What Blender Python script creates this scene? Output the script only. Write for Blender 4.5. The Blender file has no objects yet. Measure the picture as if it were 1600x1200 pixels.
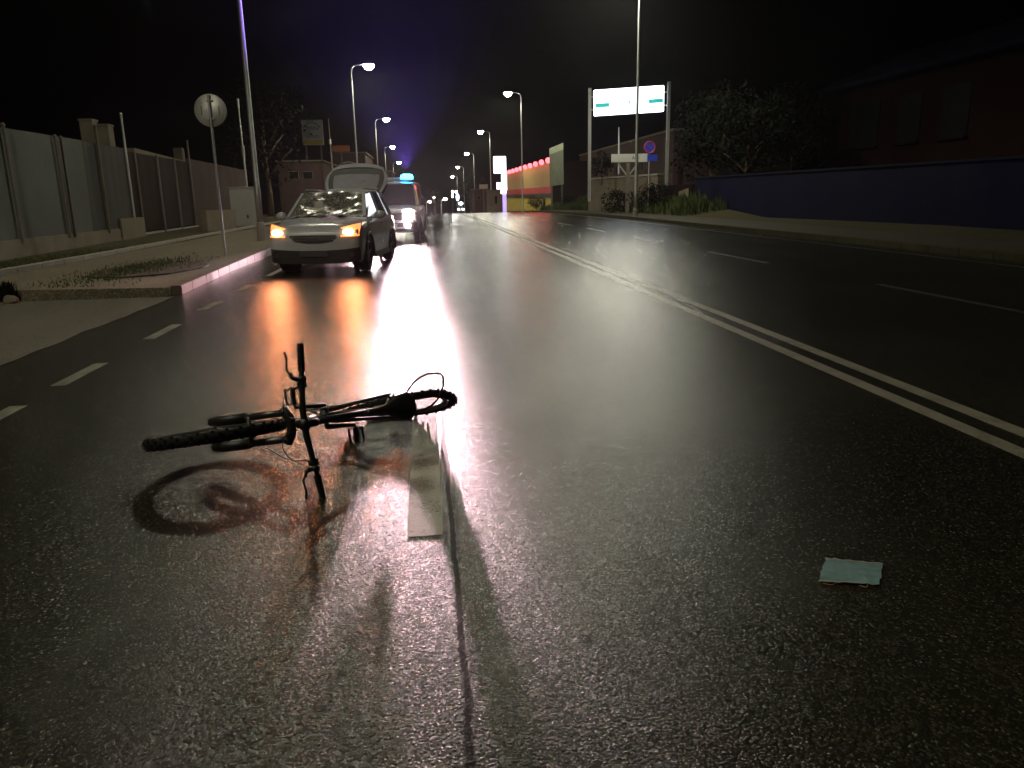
import bpy, bmesh, math, random
from mathutils import Vector, Matrix, noise
R = math.radians
PI = math.pi
sc = bpy.context.scene
C = sc.collection
random.seed(7)

# ------------------------------------------------------------ camera, world, exposure
cam_d = bpy.data.cameras.new('camera')
cam_d.sensor_fit = 'HORIZONTAL'; cam_d.sensor_width = 36.0; cam_d.lens = 27.0
cam_d.clip_start = 0.05; cam_d.clip_end = 2000
cam = bpy.data.objects.new('camera', cam_d); C.objects.link(cam)
# world axes (rows) written in camera coordinates (x right, y down, z forward)
AX = [(0.99371237, -0.04511705, 0.10247035), (-0.11025347, -0.2349928, 0.96572385), (-0.01949082, -0.97094945, -0.23848957)]
CAMH = 1.38
cam.matrix_world = Matrix([[AX[i][0], -AX[i][1], -AX[i][2], (0, 0, CAMH)[i]] for i in range(3)] + [[0, 0, 0, 1]])
sc.camera = cam

world = bpy.data.worlds.new('World'); sc.world = world; world.use_nodes = True
wn = world.node_tree
bg = wn.nodes['Background']
sky = wn.nodes.new('ShaderNodeTexSky'); sky.sky_type = 'NISHITA'; sky.sun_disc = False
sky.sun_elevation = R(-6); sky.sun_rotation = R(200)
wn.links.new(sky.outputs[0], bg.inputs[0]); bg.inputs[1].default_value = 0.05

moon_d = bpy.data.lights.new('night_sky_light', 'SUN'); moon_d.energy = 0.0022; moon_d.angle = R(12); moon_d.color = (0.75, 0.8, 1.0)
moon = bpy.data.objects.new('night_sky_light', moon_d); moon.rotation_euler = (R(38), 0, R(25)); C.objects.link(moon)

sc.view_settings.view_transform = 'Standard'; sc.view_settings.look = 'None'
sc.view_settings.exposure = -0.58; sc.view_settings.gamma = 1.0
sc.render.engine = 'CYCLES'
sc.cycles.use_denoising = True; sc.cycles.denoising_input_passes = 'RGB_ALBEDO_NORMAL'
sc.cycles.max_bounces = 6; sc.cycles.diffuse_bounces = 2; sc.cycles.glossy_bounces = 3
sc.cycles.transmission_bounces = 4; sc.cycles.transparent_max_bounces = 8; sc.cycles.volume_bounces = 0
sc.cycles.sample_clamp_indirect = 3.0; sc.cycles.use_light_tree = True
sc.cycles.caustics_reflective = False; sc.cycles.caustics_refractive = False

STREET_P = 380      # street lamp spot power
HEAD_P = 7000         # police headlight spot power

# ------------------------------------------------------------ pixel (1600x1200) -> world
def ray(u, v):
    c = ((u - 800) / 1200., (v - 600) / 1200., 1.)
    return Vector([sum(AX[i][j] * c[j] for j in range(3)) for i in range(3)])
def gnd(u, v, z=0.):
    r = ray(u, v); return Vector((0, 0, CAMH)) + r * ((z - CAMH) / r.z)
def aty(u, v, Y):
    r = ray(u, v); return Vector((0, 0, CAMH)) + r * (Y / r.y)
def atx(u, v, X):
    r = ray(u, v); return Vector((0, 0, CAMH)) + r * (X / r.x)

def rz(Y):            # the road's long profile: level, then over a crest and down
    if Y < 40: return 0.0
    if Y < 100: return -0.0002 * (Y - 40) ** 2
    return -0.72 - 0.024 * (Y - 100)

# ------------------------------------------------------------ materials
def mat(name, col, rough=0.6, metal=0.0, emit=None, es=0.0, nscale=6.0, namt=0.25, bump=0.0, bscale=40.0, trans=0.0, alpha=1.0, coat=0.0, spec=None, rvar=0.15):
    if spec is None: spec = 0.12 if rough >= 0.7 else 0.5
    m = bpy.data.materials.new(name); m.use_nodes = True
    nt = m.node_tree; N = nt.nodes; L = nt.links
    p = N['Principled BSDF']
    p.inputs['Roughness'].default_value = rough; p.inputs['Metallic'].default_value = metal
    p.inputs['Transmission Weight'].default_value = trans; p.inputs['Alpha'].default_value = alpha
    p.inputs['Coat Weight'].default_value = coat; p.inputs['Specular IOR Level'].default_value = spec
    tc = N.new('ShaderNodeTexCoord')
    nz = N.new('ShaderNodeTexNoise'); nz.inputs['Scale'].default_value = nscale; nz.inputs['Detail'].default_value = 5
    L.new(tc.outputs['Object'], nz.inputs['Vector'])
    mx = N.new('ShaderNodeMix'); mx.data_type = 'RGBA'
    lo = [max(0, c * (1 - namt)) for c in col]; hi = [min(1, c * (1 + namt)) for c in col]
    mx.inputs['A'].default_value = (*lo, 1); mx.inputs['B'].default_value = (*hi, 1)
    L.new(nz.outputs['Fac'], mx.inputs['Factor']); L.new(mx.outputs['Result'], p.inputs['Base Color'])
    if rvar:
        mr = N.new('ShaderNodeMapRange'); mr.inputs['To Min'].default_value = max(0.02, rough - rvar); mr.inputs['To Max'].default_value = min(1, rough + rvar)
        L.new(nz.outputs['Fac'], mr.inputs['Value']); L.new(mr.outputs['Result'], p.inputs['Roughness'])
    if bump:
        n2 = N.new('ShaderNodeTexNoise'); n2.inputs['Scale'].default_value = bscale; n2.inputs['Detail'].default_value = 4
        L.new(tc.outputs['Object'], n2.inputs['Vector'])
        b = N.new('ShaderNodeBump'); b.inputs['Strength'].default_value = 1; b.inputs['Distance'].default_value = bump
        L.new(n2.outputs['Fac'], b.inputs['Height']); L.new(b.outputs['Normal'], p.inputs['Normal'])
    if emit:
        p.inputs['Emission Color'].default_value = (*emit, 1); p.inputs['Emission Strength'].default_value = es
    return m

def road_mat(name, c0, c1, r0, r1, bumpd=0.0035, agg=105.0, paint=None, wear=0.5, seams=False, glints=0.25):
    m = bpy.data.materials.new(name); m.use_nodes = True
    nt = m.node_tree; N = nt.nodes; L = nt.links; p = N['Principled BSDF']
    p.inputs['Specular IOR Level'].default_value = 0.5 if r0 < 0.36 else 0.22
    g = N.new('ShaderNodeNewGeometry'); pos = g.outputs['Position']
    def nz(scale, detail=4, vec=pos, rough=0.55):
        n = N.new('ShaderNodeTexNoise'); n.inputs['Scale'].default_value = scale; n.inputs['Detail'].default_value = detail
        n.inputs['Roughness'].default_value = rough; L.new(vec, n.inputs['Vector']); return n.outputs['Fac']
    def math_(op, a, b=None, clamp=False):
        n = N.new('ShaderNodeMath'); n.operation = op; n.use_clamp = clamp
        for i, x in enumerate((a, b)):
            if x is None: continue
            if isinstance(x, (int, float)): n.inputs[i].default_value = x
            else: L.new(x, n.inputs[i])
        return n.outputs[0]
    def rng(v, a, b, c, d, smooth=True):
        n = N.new('ShaderNodeMapRange'); n.clamp = True
        if smooth: n.interpolation_type = 'SMOOTHSTEP'
        n.inputs[1].default_value = a; n.inputs[2].default_value = b; n.inputs[3].default_value = c; n.inputs[4].default_value = d
        L.new(v, n.inputs[0]); return n.outputs[0]
    def mixc(f, a, b):
        n = N.new('ShaderNodeMix'); n.data_type = 'RGBA'; L.new(f, n.inputs['Factor'])
        for k, x in (('A', a), ('B', b)):
            if isinstance(x, tuple): n.inputs[k].default_value = (*x, 1)
            else: L.new(x, n.inputs[k])
        return n.outputs['Result']
    mp = N.new('ShaderNodeMapping'); mp.inputs['Scale'].default_value = (1.0, 0.16, 1.0); L.new(pos, mp.inputs['Vector'])
    streak = nz(0.9, 4, mp.outputs['Vector'])
    patch = nz(0.45, 5)
    fine = nz(9, 4)
    vor = N.new('ShaderNodeTexVoronoi'); vor.feature = 'F1'; vor.inputs['Scale'].default_value = agg; vor.inputs['Randomness'].default_value = 1
    wp = N.new('ShaderNodeTexNoise'); wp.inputs['Scale'].default_value = 60
    L.new(pos, wp.inputs['Vector'])
    vm = N.new('ShaderNodeVectorMath'); vm.operation = 'MULTIPLY_ADD'; vm.inputs[1].default_value = (0.006, 0.006, 0.006)
    L.new(wp.outputs['Color'], vm.inputs[0]); L.new(pos, vm.inputs[2]); L.new(vm.outputs[0], vor.inputs['Vector'])
    sep = N.new('ShaderNodeSeparateColor'); L.new(vor.outputs['Color'], sep.inputs[0])
    col = mixc(rng(math_('ADD', math_('MULTIPLY', patch, 0.6), math_('MULTIPLY', fine, 0.4)), 0.35, 0.65, 0, 1), c0, c1)
    stone = mixc(rng(sep.outputs[0], 0.55, 1.0, 0, 0.8), col, tuple(min(1, c * 2.2) for c in c1))
    stone = mixc(rng(math_('ADD', sep.outputs[2], math_('MULTIPLY', vor.outputs['Distance'], -0.25)), 0.80, 0.90, 0, glints), stone, (0.30, 0.29, 0.25))  # pale stone specks painted in for the sparkle of wet asphalt
    col = stone
    height = math_('SUBTRACT', 1.0, math_('MULTIPLY', vor.outputs['Distance'], 1.3))
    height = math_('MULTIPLY', height, rng(sep.outputs[1], 0, 1, 0.35, 1.0))
    height = math_('ADD', height, math_('MULTIPLY', nz(agg * 2.6, 3), 0.35))
    if paint:
        wf = rng(math_('ADD', math_('MULTIPLY', nz(5, 5), 0.5), math_('MULTIPLY', nz(70, 3), 0.5)), wear - 0.12, wear + 0.06, 0, 1)
        col = mixc(wf, col, paint)
        height = math_('MULTIPLY', height, 0.6)
    rough = rng(math_('ADD', math_('MULTIPLY', streak, 0.55), math_('MULTIPLY', patch, 0.45)), 0.25, 0.75, r0, r1, False)
    if seams:      # tar-filled joint beside the dashed line and a wandering crack, real marks in the surface
        sx = N.new('ShaderNodeSeparateXYZ'); L.new(pos, sx.inputs[0])
        mp2 = N.new('ShaderNodeMapping'); mp2.inputs['Scale'].default_value = (0, 1, 0); L.new(pos, mp2.inputs['Vector'])
        wob = math_('MULTIPLY', math_('SUBTRACT', nz(1.1, 6, mp2.outputs['Vector']), 0.5), 0.07)
        d = math_('ABSOLUTE', math_('SUBTRACT', math_('ADD', sx.outputs[0], wob), 0.055))
        f = rng(math_('ADD', d, math_('MULTIPLY', math_('SUBTRACT', nz(35, 3), 0.5), 0.02)), 0.006, 0.017, 1, 0)
        ff = f
        col = mixc(ff, col, (0.006, 0.006, 0.006))
        rough = math_('ADD', rough, math_('MULTIPLY', ff, 0.1))
        L.new(math_('MULTIPLY', rng(math_('ADD', math_('MULTIPLY', streak, 0.5), math_('MULTIPLY', patch, 0.5)), 0.36, 0.62, 0.40, 0.58), math_('SUBTRACT', 1.0, math_('MULTIPLY', ff, 0.9))), p.inputs['Specular IOR Level'])
        height = math_('SUBTRACT', height, math_('MULTIPLY', ff, 0.5))
    L.new(col, p.inputs['Base Color']); L.new(rough, p.inputs['Roughness'])
    b = N.new('ShaderNodeBump'); b.inputs['Strength'].default_value = 1.0; b.inputs['Distance'].default_value = bumpd
    L.new(height, b.inputs['Height'])
    b2 = N.new('ShaderNodeBump'); b2.inputs['Strength'].default_value = 1.0; b2.inputs['Distance'].default_value = 0.002
    L.new(nz(0.7, 1), b2.inputs['Height']); L.new(b.outputs['Normal'], b2.inputs['Normal'])
    L.new(b2.outputs['Normal'], p.inputs['Normal'])
    return m

M = {}
M['road'] = road_mat('wet_asphalt', (0.011, 0.010, 0.0065), (0.021, 0.019, 0.012), 0.17, 0.26, bumpd=0.0024, seams=True, glints=0.30)
M['apron'] = road_mat('old_asphalt', (0.05, 0.045, 0.036), (0.10, 0.09, 0.072), 0.38, 0.55, bumpd=0.002)
M['paint'] = road_mat('worn_white_paint', (0.03, 0.03, 0.026), (0.05, 0.048, 0.04), 0.34, 0.5, bumpd=0.0025, paint=(0.24, 0.23, 0.18), wear=0.46)
M['paint_faint'] = road_mat('worn_away_paint', (0.012, 0.012, 0.01), (0.02, 0.02, 0.016), 0.3, 0.45, bumpd=0.0025, paint=(0.07, 0.07, 0.06), wear=0.5)
M['paint_old'] = road_mat('faded_white_paint', (0.03, 0.03, 0.026), (0.05, 0.048, 0.04), 0.4, 0.55, bumpd=0.0025, paint=(0.18, 0.18, 0.145), wear=0.49)
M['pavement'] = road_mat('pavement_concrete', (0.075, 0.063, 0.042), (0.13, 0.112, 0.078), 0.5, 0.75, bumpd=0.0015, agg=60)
M['farpavement'] = road_mat('dimmed_pavement', (0.022, 0.019, 0.012), (0.045, 0.038, 0.024), 0.6, 0.8, bumpd=0.0015, agg=60)  # darker copy of the pavement concrete, the far side's dimness put into its colour
M['kerbstone'] = mat('kerbstone', (0.085, 0.052, 0.045), 0.6, bump=0.004, bscale=30, namt=0.35)
M['soil'] = mat('verge_soil', (0.05, 0.045, 0.022), 0.9, nscale=2.5, namt=0.6, bump=0.03, bscale=9)
M['grass'] = mat('grass_blades', (0.055, 0.075, 0.02), 0.7, nscale=1.2, namt=0.5)
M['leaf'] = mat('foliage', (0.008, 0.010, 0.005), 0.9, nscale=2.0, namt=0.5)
M['bark'] = mat('bark', (0.09, 0.065, 0.045), 0.9, bump=0.02, bscale=20)
M['plaster'] = mat('rough_plaster', (0.17, 0.145, 0.11), 0.85, nscale=1.6, namt=0.35, bump=0.006, bscale=14)
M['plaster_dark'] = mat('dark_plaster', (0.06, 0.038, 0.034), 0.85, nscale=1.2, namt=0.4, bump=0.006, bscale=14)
M['sheet'] = mat('pale_sheeting', (0.085, 0.09, 0.08), 0.75, nscale=0.7, namt=0.3, bump=0.01, bscale=3)
M['net'] = mat('dark_screen_netting', (0.024, 0.014, 0.012), 0.85, nscale=1.2, namt=0.35, bump=0.01, bscale=5)
M['greynet'] = mat('grey_screen_netting', (0.06, 0.058, 0.055), 0.85, nscale=1.0, namt=0.3, bump=0.01, bscale=4)
M['steel'] = mat('galvanised_steel', (0.42, 0.42, 0.41), 0.45, 0.6, nscale=8, namt=0.2)
M['poledark'] = mat('weathered_post', (0.14, 0.12, 0.11), 0.7, 0.1)
M['concrete'] = mat('concrete', (0.33, 0.31, 0.28), 0.8, nscale=3, namt=0.25, bump=0.005)
M['white'] = mat('white_enamel', (0.34, 0.34, 0.33), 0.5, namt=0.12)
M['rubber'] = mat('tyre_rubber', (0.012, 0.012, 0.012), 0.7, bump=0.002, bscale=120)
M['blackmetal'] = mat('black_painted_metal', (0.006, 0.006, 0.006), 0.5, 0.0, rvar=0.1)
M['bikeframe'] = mat('dark_frame_paint', (0.008, 0.008, 0.008), 0.42, 0.0, coat=0.1)
M['chrome'] = mat('bright_alloy', (0.45, 0.45, 0.45), 0.3, 1.0, rvar=0.05)
M['darkalloy'] = mat('dull_alloy', (0.10, 0.10, 0.10), 0.4, 0.9, rvar=0.05)
M['saddle'] = mat('saddle_cover', (0.014, 0.013, 0.013), 0.4, bump=0.001, bscale=60)
M['carwhite'] = mat('white_car_paint', (0.50, 0.51, 0.56), 0.24, 0.1, coat=0.5, namt=0.08, rvar=0.08, bump=0.0006, bscale=120)
M['carsilver'] = mat('silver_car_paint', (0.40, 0.42, 0.46), 0.35, 0.3, coat=0.4, namt=0.08, rvar=0.08)
M['plastic'] = mat('black_plastic', (0.018, 0.016, 0.016), 0.55, bump=0.001)
M['glass'] = mat('dark_car_glass', (0.03, 0.035, 0.04), 0.06, namt=0, rvar=0, trans=0.0, spec=0.8, coat=0.5)
M['hatchglass'] = mat('misted_rear_glass', (0.30, 0.30, 0.34), 0.3, namt=0.1, rvar=0.1)
M['interior'] = mat('dark_interior', (0.02, 0.02, 0.02), 0.8)
M['plate'] = mat('number_plate', (0.05, 0.05, 0.05), 0.5)
M['amber'] = mat('lit_amber_lamp', (0.8, 0.35, 0.08), 0.3, emit=(1.0, 0.24, 0.07), es=3.0)
M['ambercore'] = mat('lit_amber_bulb', (0.8, 0.5, 0.2), 0.3, emit=(1.0, 0.62, 0.3), es=25)
M['headlit'] = mat('lit_headlamp', (0.8, 0.8, 0.8), 0.3, emit=(1.0, 0.86, 0.88), es=250)
M['beacon'] = mat('lit_blue_beacon', (0.05, 0.2, 0.6), 0.3, emit=(0.03, 0.42, 1.0), es=30)
M['beaconglow'] = mat('pale_beacon', (0.35, 0.35, 0.6), 0.3, emit=(0.35, 0.2, 0.8), es=0.5)  # unlit beacon with a faint violet glow put into its material
M['lamplens'] = mat('street_lamp_lens', (0.9, 0.9, 0.85), 0.3, emit=(1.0, 0.98, 0.88), es=200)
M['signlit'] = mat('backlit_white_panel', (0.8, 0.8, 0.8), 0.4, emit=(0.86, 0.93, 1.0), es=5)
M['signlit2'] = mat('backlit_white_violet_panel', (0.8, 0.8, 0.8), 0.4, emit=(0.93, 0.9, 1.0), es=4.0)
M['teallit'] = mat('backlit_teal_band', (0.05, 0.6, 0.6), 0.4, emit=(0.0, 0.62, 0.60), es=0.9)
M['inklit'] = mat('grey_print_on_lit_panel', (0.2, 0.2, 0.2), 0.4, emit=(0.4, 0.35, 0.35), es=0.4)
M['violetlit'] = mat('violet_neon_strip', (0.6, 0.5, 0.9), 0.4, emit=(0.5, 0.36, 1.0), es=1.6)
M['redbulb'] = mat('lit_red_bulb', (0.9, 0.2, 0.2), 0.3, emit=(1.0, 0.10, 0.13), es=7)
M['yellowwall'] = mat('yellow_wall_paint', (0.55, 0.42, 0.06), 0.75, nscale=0.6, namt=0.2)
M['creamwall'] = mat('cream_banner', (0.50, 0.38, 0.18), 0.75, nscale=0.5, namt=0.15)
M['redband'] = mat('red_band', (0.55, 0.03, 0.02), 0.6)
M['blackband'] = mat('black_band', (0.02, 0.015, 0.015), 0.6)
M['hoard'] = mat('weathered_hoarding', (0.12, 0.13, 0.10), 0.8, nscale=1.5, namt=0.4)
M['hoardpale'] = mat('pale_hoarding_top', (0.26, 0.28, 0.22), 0.8)
M['signwhite'] = mat('dull_white_signface', (0.48, 0.48, 0.46), 0.55, namt=0.15)
M['signyellow'] = mat('yellow_signface', (0.55, 0.36, 0.05), 0.55, namt=0.15)
M['signorange'] = mat('orange_signface', (0.45, 0.14, 0.03), 0.55)
M['ink'] = mat('dark_blue_ink', (0.03, 0.03, 0.06), 0.6)
M['signblue'] = mat('blue_sign_face', (0.02, 0.05, 0.42), 0.45)
M['signred'] = mat('red_sign_ring', (0.5, 0.02, 0.05), 0.45)
M['bluewall'] = mat('blue_painted_wall', (0.0013, 0.0016, 0.02), 0.85, nscale=0.8, namt=0.3)
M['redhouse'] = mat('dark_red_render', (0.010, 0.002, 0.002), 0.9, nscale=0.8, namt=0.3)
M['eave'] = mat('blue_grey_eaves', (0.005, 0.006, 0.02), 0.9)
M['stone'] = mat('stone_retaining_wall', (0.17, 0.14, 0.11), 0.9, nscale=5, namt=0.5, bump=0.03, bscale=5)
M['window'] = mat('dark_window', (0.004, 0.004, 0.005), 0.6, spec=0.1)
M['mask'] = mat('wet_face_mask', (0.15, 0.25, 0.26), 0.8, nscale=30, namt=0.45, bump=0.002, bscale=90)
M['maskedge'] = mat('face_mask_hem', (0.40, 0.36, 0.36), 0.8, nscale=30, namt=0.3)
M['maskloop'] = mat('ear_loop', (0.35, 0.22, 0.12), 0.8)

for k_ in ('amber', 'ambercore', 'headlit', 'beacon', 'beaconglow', 'lamplens', 'teallit', 'inklit', 'violetlit', 'redbulb'): M[k_].cycles.emission_sampling = 'NONE'
# crazed windscreen glass: pale network of cracks in laminated glass
def crazed():
    m = bpy.data.materials.new('crazed_windscreen'); m.use_nodes = True
    nt = m.node_tree; N = nt.nodes; L = nt.links; p = N['Principled BSDF']
    tc = N.new('ShaderNodeTexCoord')
    v = N.new('ShaderNodeTexVoronoi'); v.feature = 'DISTANCE_TO_EDGE'; v.inputs['Scale'].default_value = 14
    n = N.new('ShaderNodeTexNoise'); n.inputs['Scale'].default_value = 2.4; n.inputs['Detail'].default_value = 6
    L.new(tc.outputs['Object'], v.inputs['Vector']); L.new(tc.outputs['Object'], n.inputs['Vector'])
    mr = N.new('ShaderNodeMapRange'); mr.inputs[1].default_value = 0.0; mr.inputs[2].default_value = 0.05; mr.inputs[3].default_value = 1; mr.inputs[4].default_value = 0
    L.new(v.outputs['Distance'], mr.inputs[0])
    n2 = N.new('ShaderNodeMapRange'); n2.inputs[1].default_value = 0.50; n2.inputs[2].default_value = 0.56
    L.new(n.outputs['Fac'], n2.inputs[0])
    mm = N.new('ShaderNodeMath'); mm.operation = 'MAXIMUM'; L.new(mr.outputs[0], mm.inputs[0]); L.new(n2.outputs[0], mm.inputs[1])
    mx = N.new('ShaderNodeMix'); mx.data_type = 'RGBA'; mx.inputs['A'].default_value = (0.10, 0.10, 0.09, 1); mx.inputs['B'].default_value = (0.55, 0.52, 0.5, 1)
    L.new(mm.outputs[0], mx.inputs['Factor']); L.new(mx.outputs['Result'], p.inputs['Base Color'])
    p.inputs['Roughness'].default_value = 0.22
    b = N.new('ShaderNodeBump'); b.inputs['Distance'].default_value = 0.03; L.new(n.outputs['Fac'], b.inputs['Height']); L.new(b.outputs['Normal'], p.inputs['Normal'])
    return m
M['crazed'] = crazed()

# ------------------------------------------------------------ mesh helpers
class MB:
    def __init__(s): s.v = []; s.f = []
    def add(s, vs, fs):
        o = len(s.v); s.v += [tuple(v) for v in vs]; s.f += [tuple(i + o for i in f) for f in fs]; return s
    def box(s, c, d, rot=None):
        x, y, z = d[0] / 2, d[1] / 2, d[2] / 2
        vs = [Vector((a * x, b * y, e * z)) for a in (-1, 1) for b in (-1, 1) for e in (-1, 1)]
        if rot: vs = [rot @ v for v in vs]
        vs = [v + Vector(c) for v in vs]
        return s.add(vs, [(0, 1, 3, 2), (4, 6, 7, 5), (0, 4, 5, 1), (2, 3, 7, 6), (0, 2, 6, 4), (1, 5, 7, 3)])
    def bar(s, a, b, w, h, up=(0, 0, 1)):       # rectangular bar from a to b
        a = Vector(a); b = Vector(b); d = (b - a).normalized(); u = Vector(up)
        sx = d.cross(u)
        if sx.length < 1e-4: sx = d.cross(Vector((1, 0, 0)))
        sx.normalize(); u = sx.cross(d)
        vs = [p + sx * (i * w / 2) + u * (j * h / 2) for p in (a, b) for i, j in ((-1, -1), (1, -1), (1, 1), (-1, 1))]
        return s.add(vs, [(3, 2, 1, 0), (4, 5, 6, 7), (0, 1, 5, 4), (1, 2, 6, 5), (2, 3, 7, 6), (3, 0, 4, 7)])
    def tube(s, pts, rad, n=10, closed=False, cap=True):
        pts = [Vector(p) for p in pts]; m = len(pts)
        if not hasattr(rad, '__len__'): rad = [rad] * m
        vs = []; prev = None
        for i, p in enumerate(pts):
            if closed: d = pts[(i + 1) % m] - pts[i - 1]
            else: d = pts[min(i + 1, m - 1)] - pts[max(i - 1, 0)]
            d.normalize()
            if prev is None:
                a = d.cross(Vector((0, 0, 1)))
                if a.length < 0.1: a = d.cross(Vector((1, 0, 0)))
            else:
                a = prev - d * prev.dot(d)
            a.normalize(); prev = a; b = d.cross(a)
            for k in range(n):
                t = 2 * PI * k / n; vs.append(p + (a * math.cos(t) + b * math.sin(t)) * rad[i])
        fs = []
        for i in range(m if closed else m - 1):
            j = (i + 1) % m
            for k in range(n):
                l = (k + 1) % n; fs.append((i * n + k, i * n + l, j * n + l, j * n + k))
        if not closed and cap:
            fs.append(tuple(range(n - 1, -1, -1))); fs.append(tuple((m - 1) * n + k for k in range(n)))
        return s.add(vs, fs)
    def cyl(s, a, b, r, n=16, r2=None): return s.tube([a, b], [r, r if r2 is None else r2], n)
    def grid(s, rows, closed=False):              # rows: list of equal-length point lists
        n = len(rows[0]); fs = []
        for i in range(len(rows) - 1):
            for k in range(n if closed else n - 1):
                l = (k + 1) % n
                fs.append((i * n + k, i * n + l, (i + 1) * n + l, (i + 1) * n + k))
        return s.add([p for r in rows for p in r], fs)
    def slab(s, rows, off):                       # grid given thickness by offset vector
        off = Vector(off); n = len(rows[0]); m = len(rows)
        a = [Vector(p) for r in rows for p in r]; b = [p + off for p in a]; N = n * m; fs = []
        for i in range(m - 1):
            for k in range(n - 1):
                q = (i * n + k, i * n + k + 1, (i + 1) * n + k + 1, (i + 1) * n + k)
                fs.append(q); fs.append(tuple(x + N for x in reversed(q)))
        edge = [k for k in range(n)] + [i * n + n - 1 for i in range(1, m)] + [(m - 1) * n + k for k in range(n - 2, -1, -1)] + [i * n for i in range(m - 2, 0, -1)]
        for i, e in enumerate(edge):
            f = edge[(i + 1) % len(edge)]; fs.append((e, e + N, f + N, f))
        return s.add(a + b, fs)
    def prism(s, poly, axis_off):                 # planar polygon pushed along a vector
        off = Vector(axis_off); a = [Vector(p) for p in poly]; n = len(a)
        return s.add(a + [p + off for p in a], [tuple(range(n - 1, -1, -1)), tuple(range(n, 2 * n))] + [(i, (i + 1) % n, (i + 1) % n + n, i + n) for i in range(n)])
    def ball(s, c, r, nu=14, nv=8, sc_=(1, 1, 1), half=False):
        c = Vector(c); vs = []; fs = []
        v0 = 0 if not half else nv // 2
        for i in range(v0, nv + 1):
            ph = PI * i / nv
            for k in range(nu):
                th = 2 * PI * k / nu
                vs.append(c + Vector((r * math.sin(ph) * math.cos(th) * sc_[0], r * math.sin(ph) * math.sin(th) * sc_[1], r * math.cos(ph) * sc_[2])))
        m = nv + 1 - v0
        for i in range(m - 1):
            for k in range(nu):
                l = (k + 1) % nu; fs.append((i * nu + k, (i + 1) * nu + k, (i + 1) * nu + l, i * nu + l))
        return s.add(vs, fs)
    def build(s, name, m, parent=None, smooth=False, bevel=0.0):
        me = bpy.data.meshes.new(name); me.from_pydata(s.v, [], s.f)
        bm = bmesh.new(); bm.from_mesh(me)
        bmesh.ops.remove_doubles(bm, verts=bm.verts, dist=1e-5)
        bmesh.ops.recalc_face_normals(bm, faces=bm.faces)
        if bevel: bmesh.ops.bevel(bm, geom=[e for e in bm.edges if len(e.link_faces) == 2 and e.calc_face_angle(0) > 0.6], offset=bevel, segments=2, affect='EDGES', clamp_overlap=True)
        bm.to_mesh(me); bm.free()
        if smooth:
            for p in me.polygons: p.use_smooth = True
        o = bpy.data.objects.new(name, me); C.objects.link(o); me.materials.append(M[m] if isinstance(m, str) else m)
        if parent: o.parent = parent
        if smooth == 'auto':
            for e in me.edges: pass
            try: me.set_sharp_from_angle(angle=R(35))
            except Exception: pass
        return o

def tag(o, label=None, cat=None, group=None, kind=None):
    if label: o['label'] = label
    if cat: o['category'] = cat
    if group: o['group'] = group
    if kind: o['kind'] = kind
    return o
def empty(name, loc=(0, 0, 0), rz_=0.0):
    o = bpy.data.objects.new(name, None); o.empty_display_size = 0.3; C.objects.link(o); o.location = loc; o.rotation_euler = (0, 0, rz_); return o
def kids(o): return [c for c in bpy.data.objects if c.parent == o]
def copy_tree(o, parent=None):
    ks = kids(o); c = o.copy(); C.objects.link(c)
    if parent: c.parent = parent
    for k in ks: copy_tree(k, c)
    return c
def spot(name, loc, target, power, size, blend, col, rad, parent=None):
    d = bpy.data.lights.new(name, 'SPOT'); d.energy = power; d.spot_size = R(size); d.spot_blend = blend; d.color = col; d.shadow_soft_size = rad
    o = bpy.data.objects.new(name, d); C.objects.link(o); o.location = loc
    o.rotation_euler = (Vector(target) - Vector(loc)).to_track_quat('-Z', 'Y').to_euler()
    if parent: o.parent = parent
    return o
def text(name, body, size, m, parent, loc, rot, ext=0.004):
    cu = bpy.data.curves.new(name, 'FONT'); cu.body = body; cu.size = size; cu.align_x = 'CENTER'; cu.align_y = 'CENTER'; cu.extrude = ext
    t = bpy.data.objects.new(name, cu); C.objects.link(t)
    dg = bpy.context.evaluated_depsgraph_get()
    me = bpy.data.meshes.new_from_object(t.evaluated_get(dg)); bpy.data.objects.remove(t)
    o = bpy.data.objects.new(name, me); C.objects.link(o); me.materials.clear(); me.materials.append(M[m]); o.parent = parent; o.location = loc; o.rotation_euler = rot
    return o

# ============================================================ THE SETTING
YS = [-12, -6, 0, 3, 6, 9, 12, 15, 20, 25, 30, 35, 40] + list(range(44, 108, 4)) + list(range(110, 330, 10))
def strip(xa, xb, dz, ya=None, yb=None, nx=1):
    ys = [y for y in YS if (ya is None or y > ya) and (yb is None or y < yb)]
    if ya is not None: ys = [ya] + ys
    if yb is not None: ys = ys + [yb]
    return [[(xa + (xb - xa) * k / nx, y, rz(y) + dz) for k in range(nx + 1)] for y in ys]
mb = MB()
gx = [-300, -120, -60, -30, -14, -6, 0, 6, 14, 30, 60, 120, 300]
mb.grid([[(x, y, rz(y) - 0.06 + (0.0 if abs(x) < 14 else 0.002 * (abs(x) - 14))) for x in gx] for y in [-40] + YS + [360, 420]])
tag(mb.build('ground', 'soil'), kind='structure')
mb = MB(); mb.grid(strip(-3.95, 10.95, 0.0, nx=6)); tag(mb.build('road', 'road'), kind='structure')
mb = MB(); mb.grid([[(-13.5, -12 + .12 * i, 0.003), (-3.8 + .22 * noise.noise(Vector((i * .03, 1, 0))) + .05 * noise.noise(Vector((i * .21, 4, 0))), -12 + .12 * i, 0.003)] for i in range(201)])
tag(mb.build('driveway', 'apron'), kind='structure')

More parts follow.
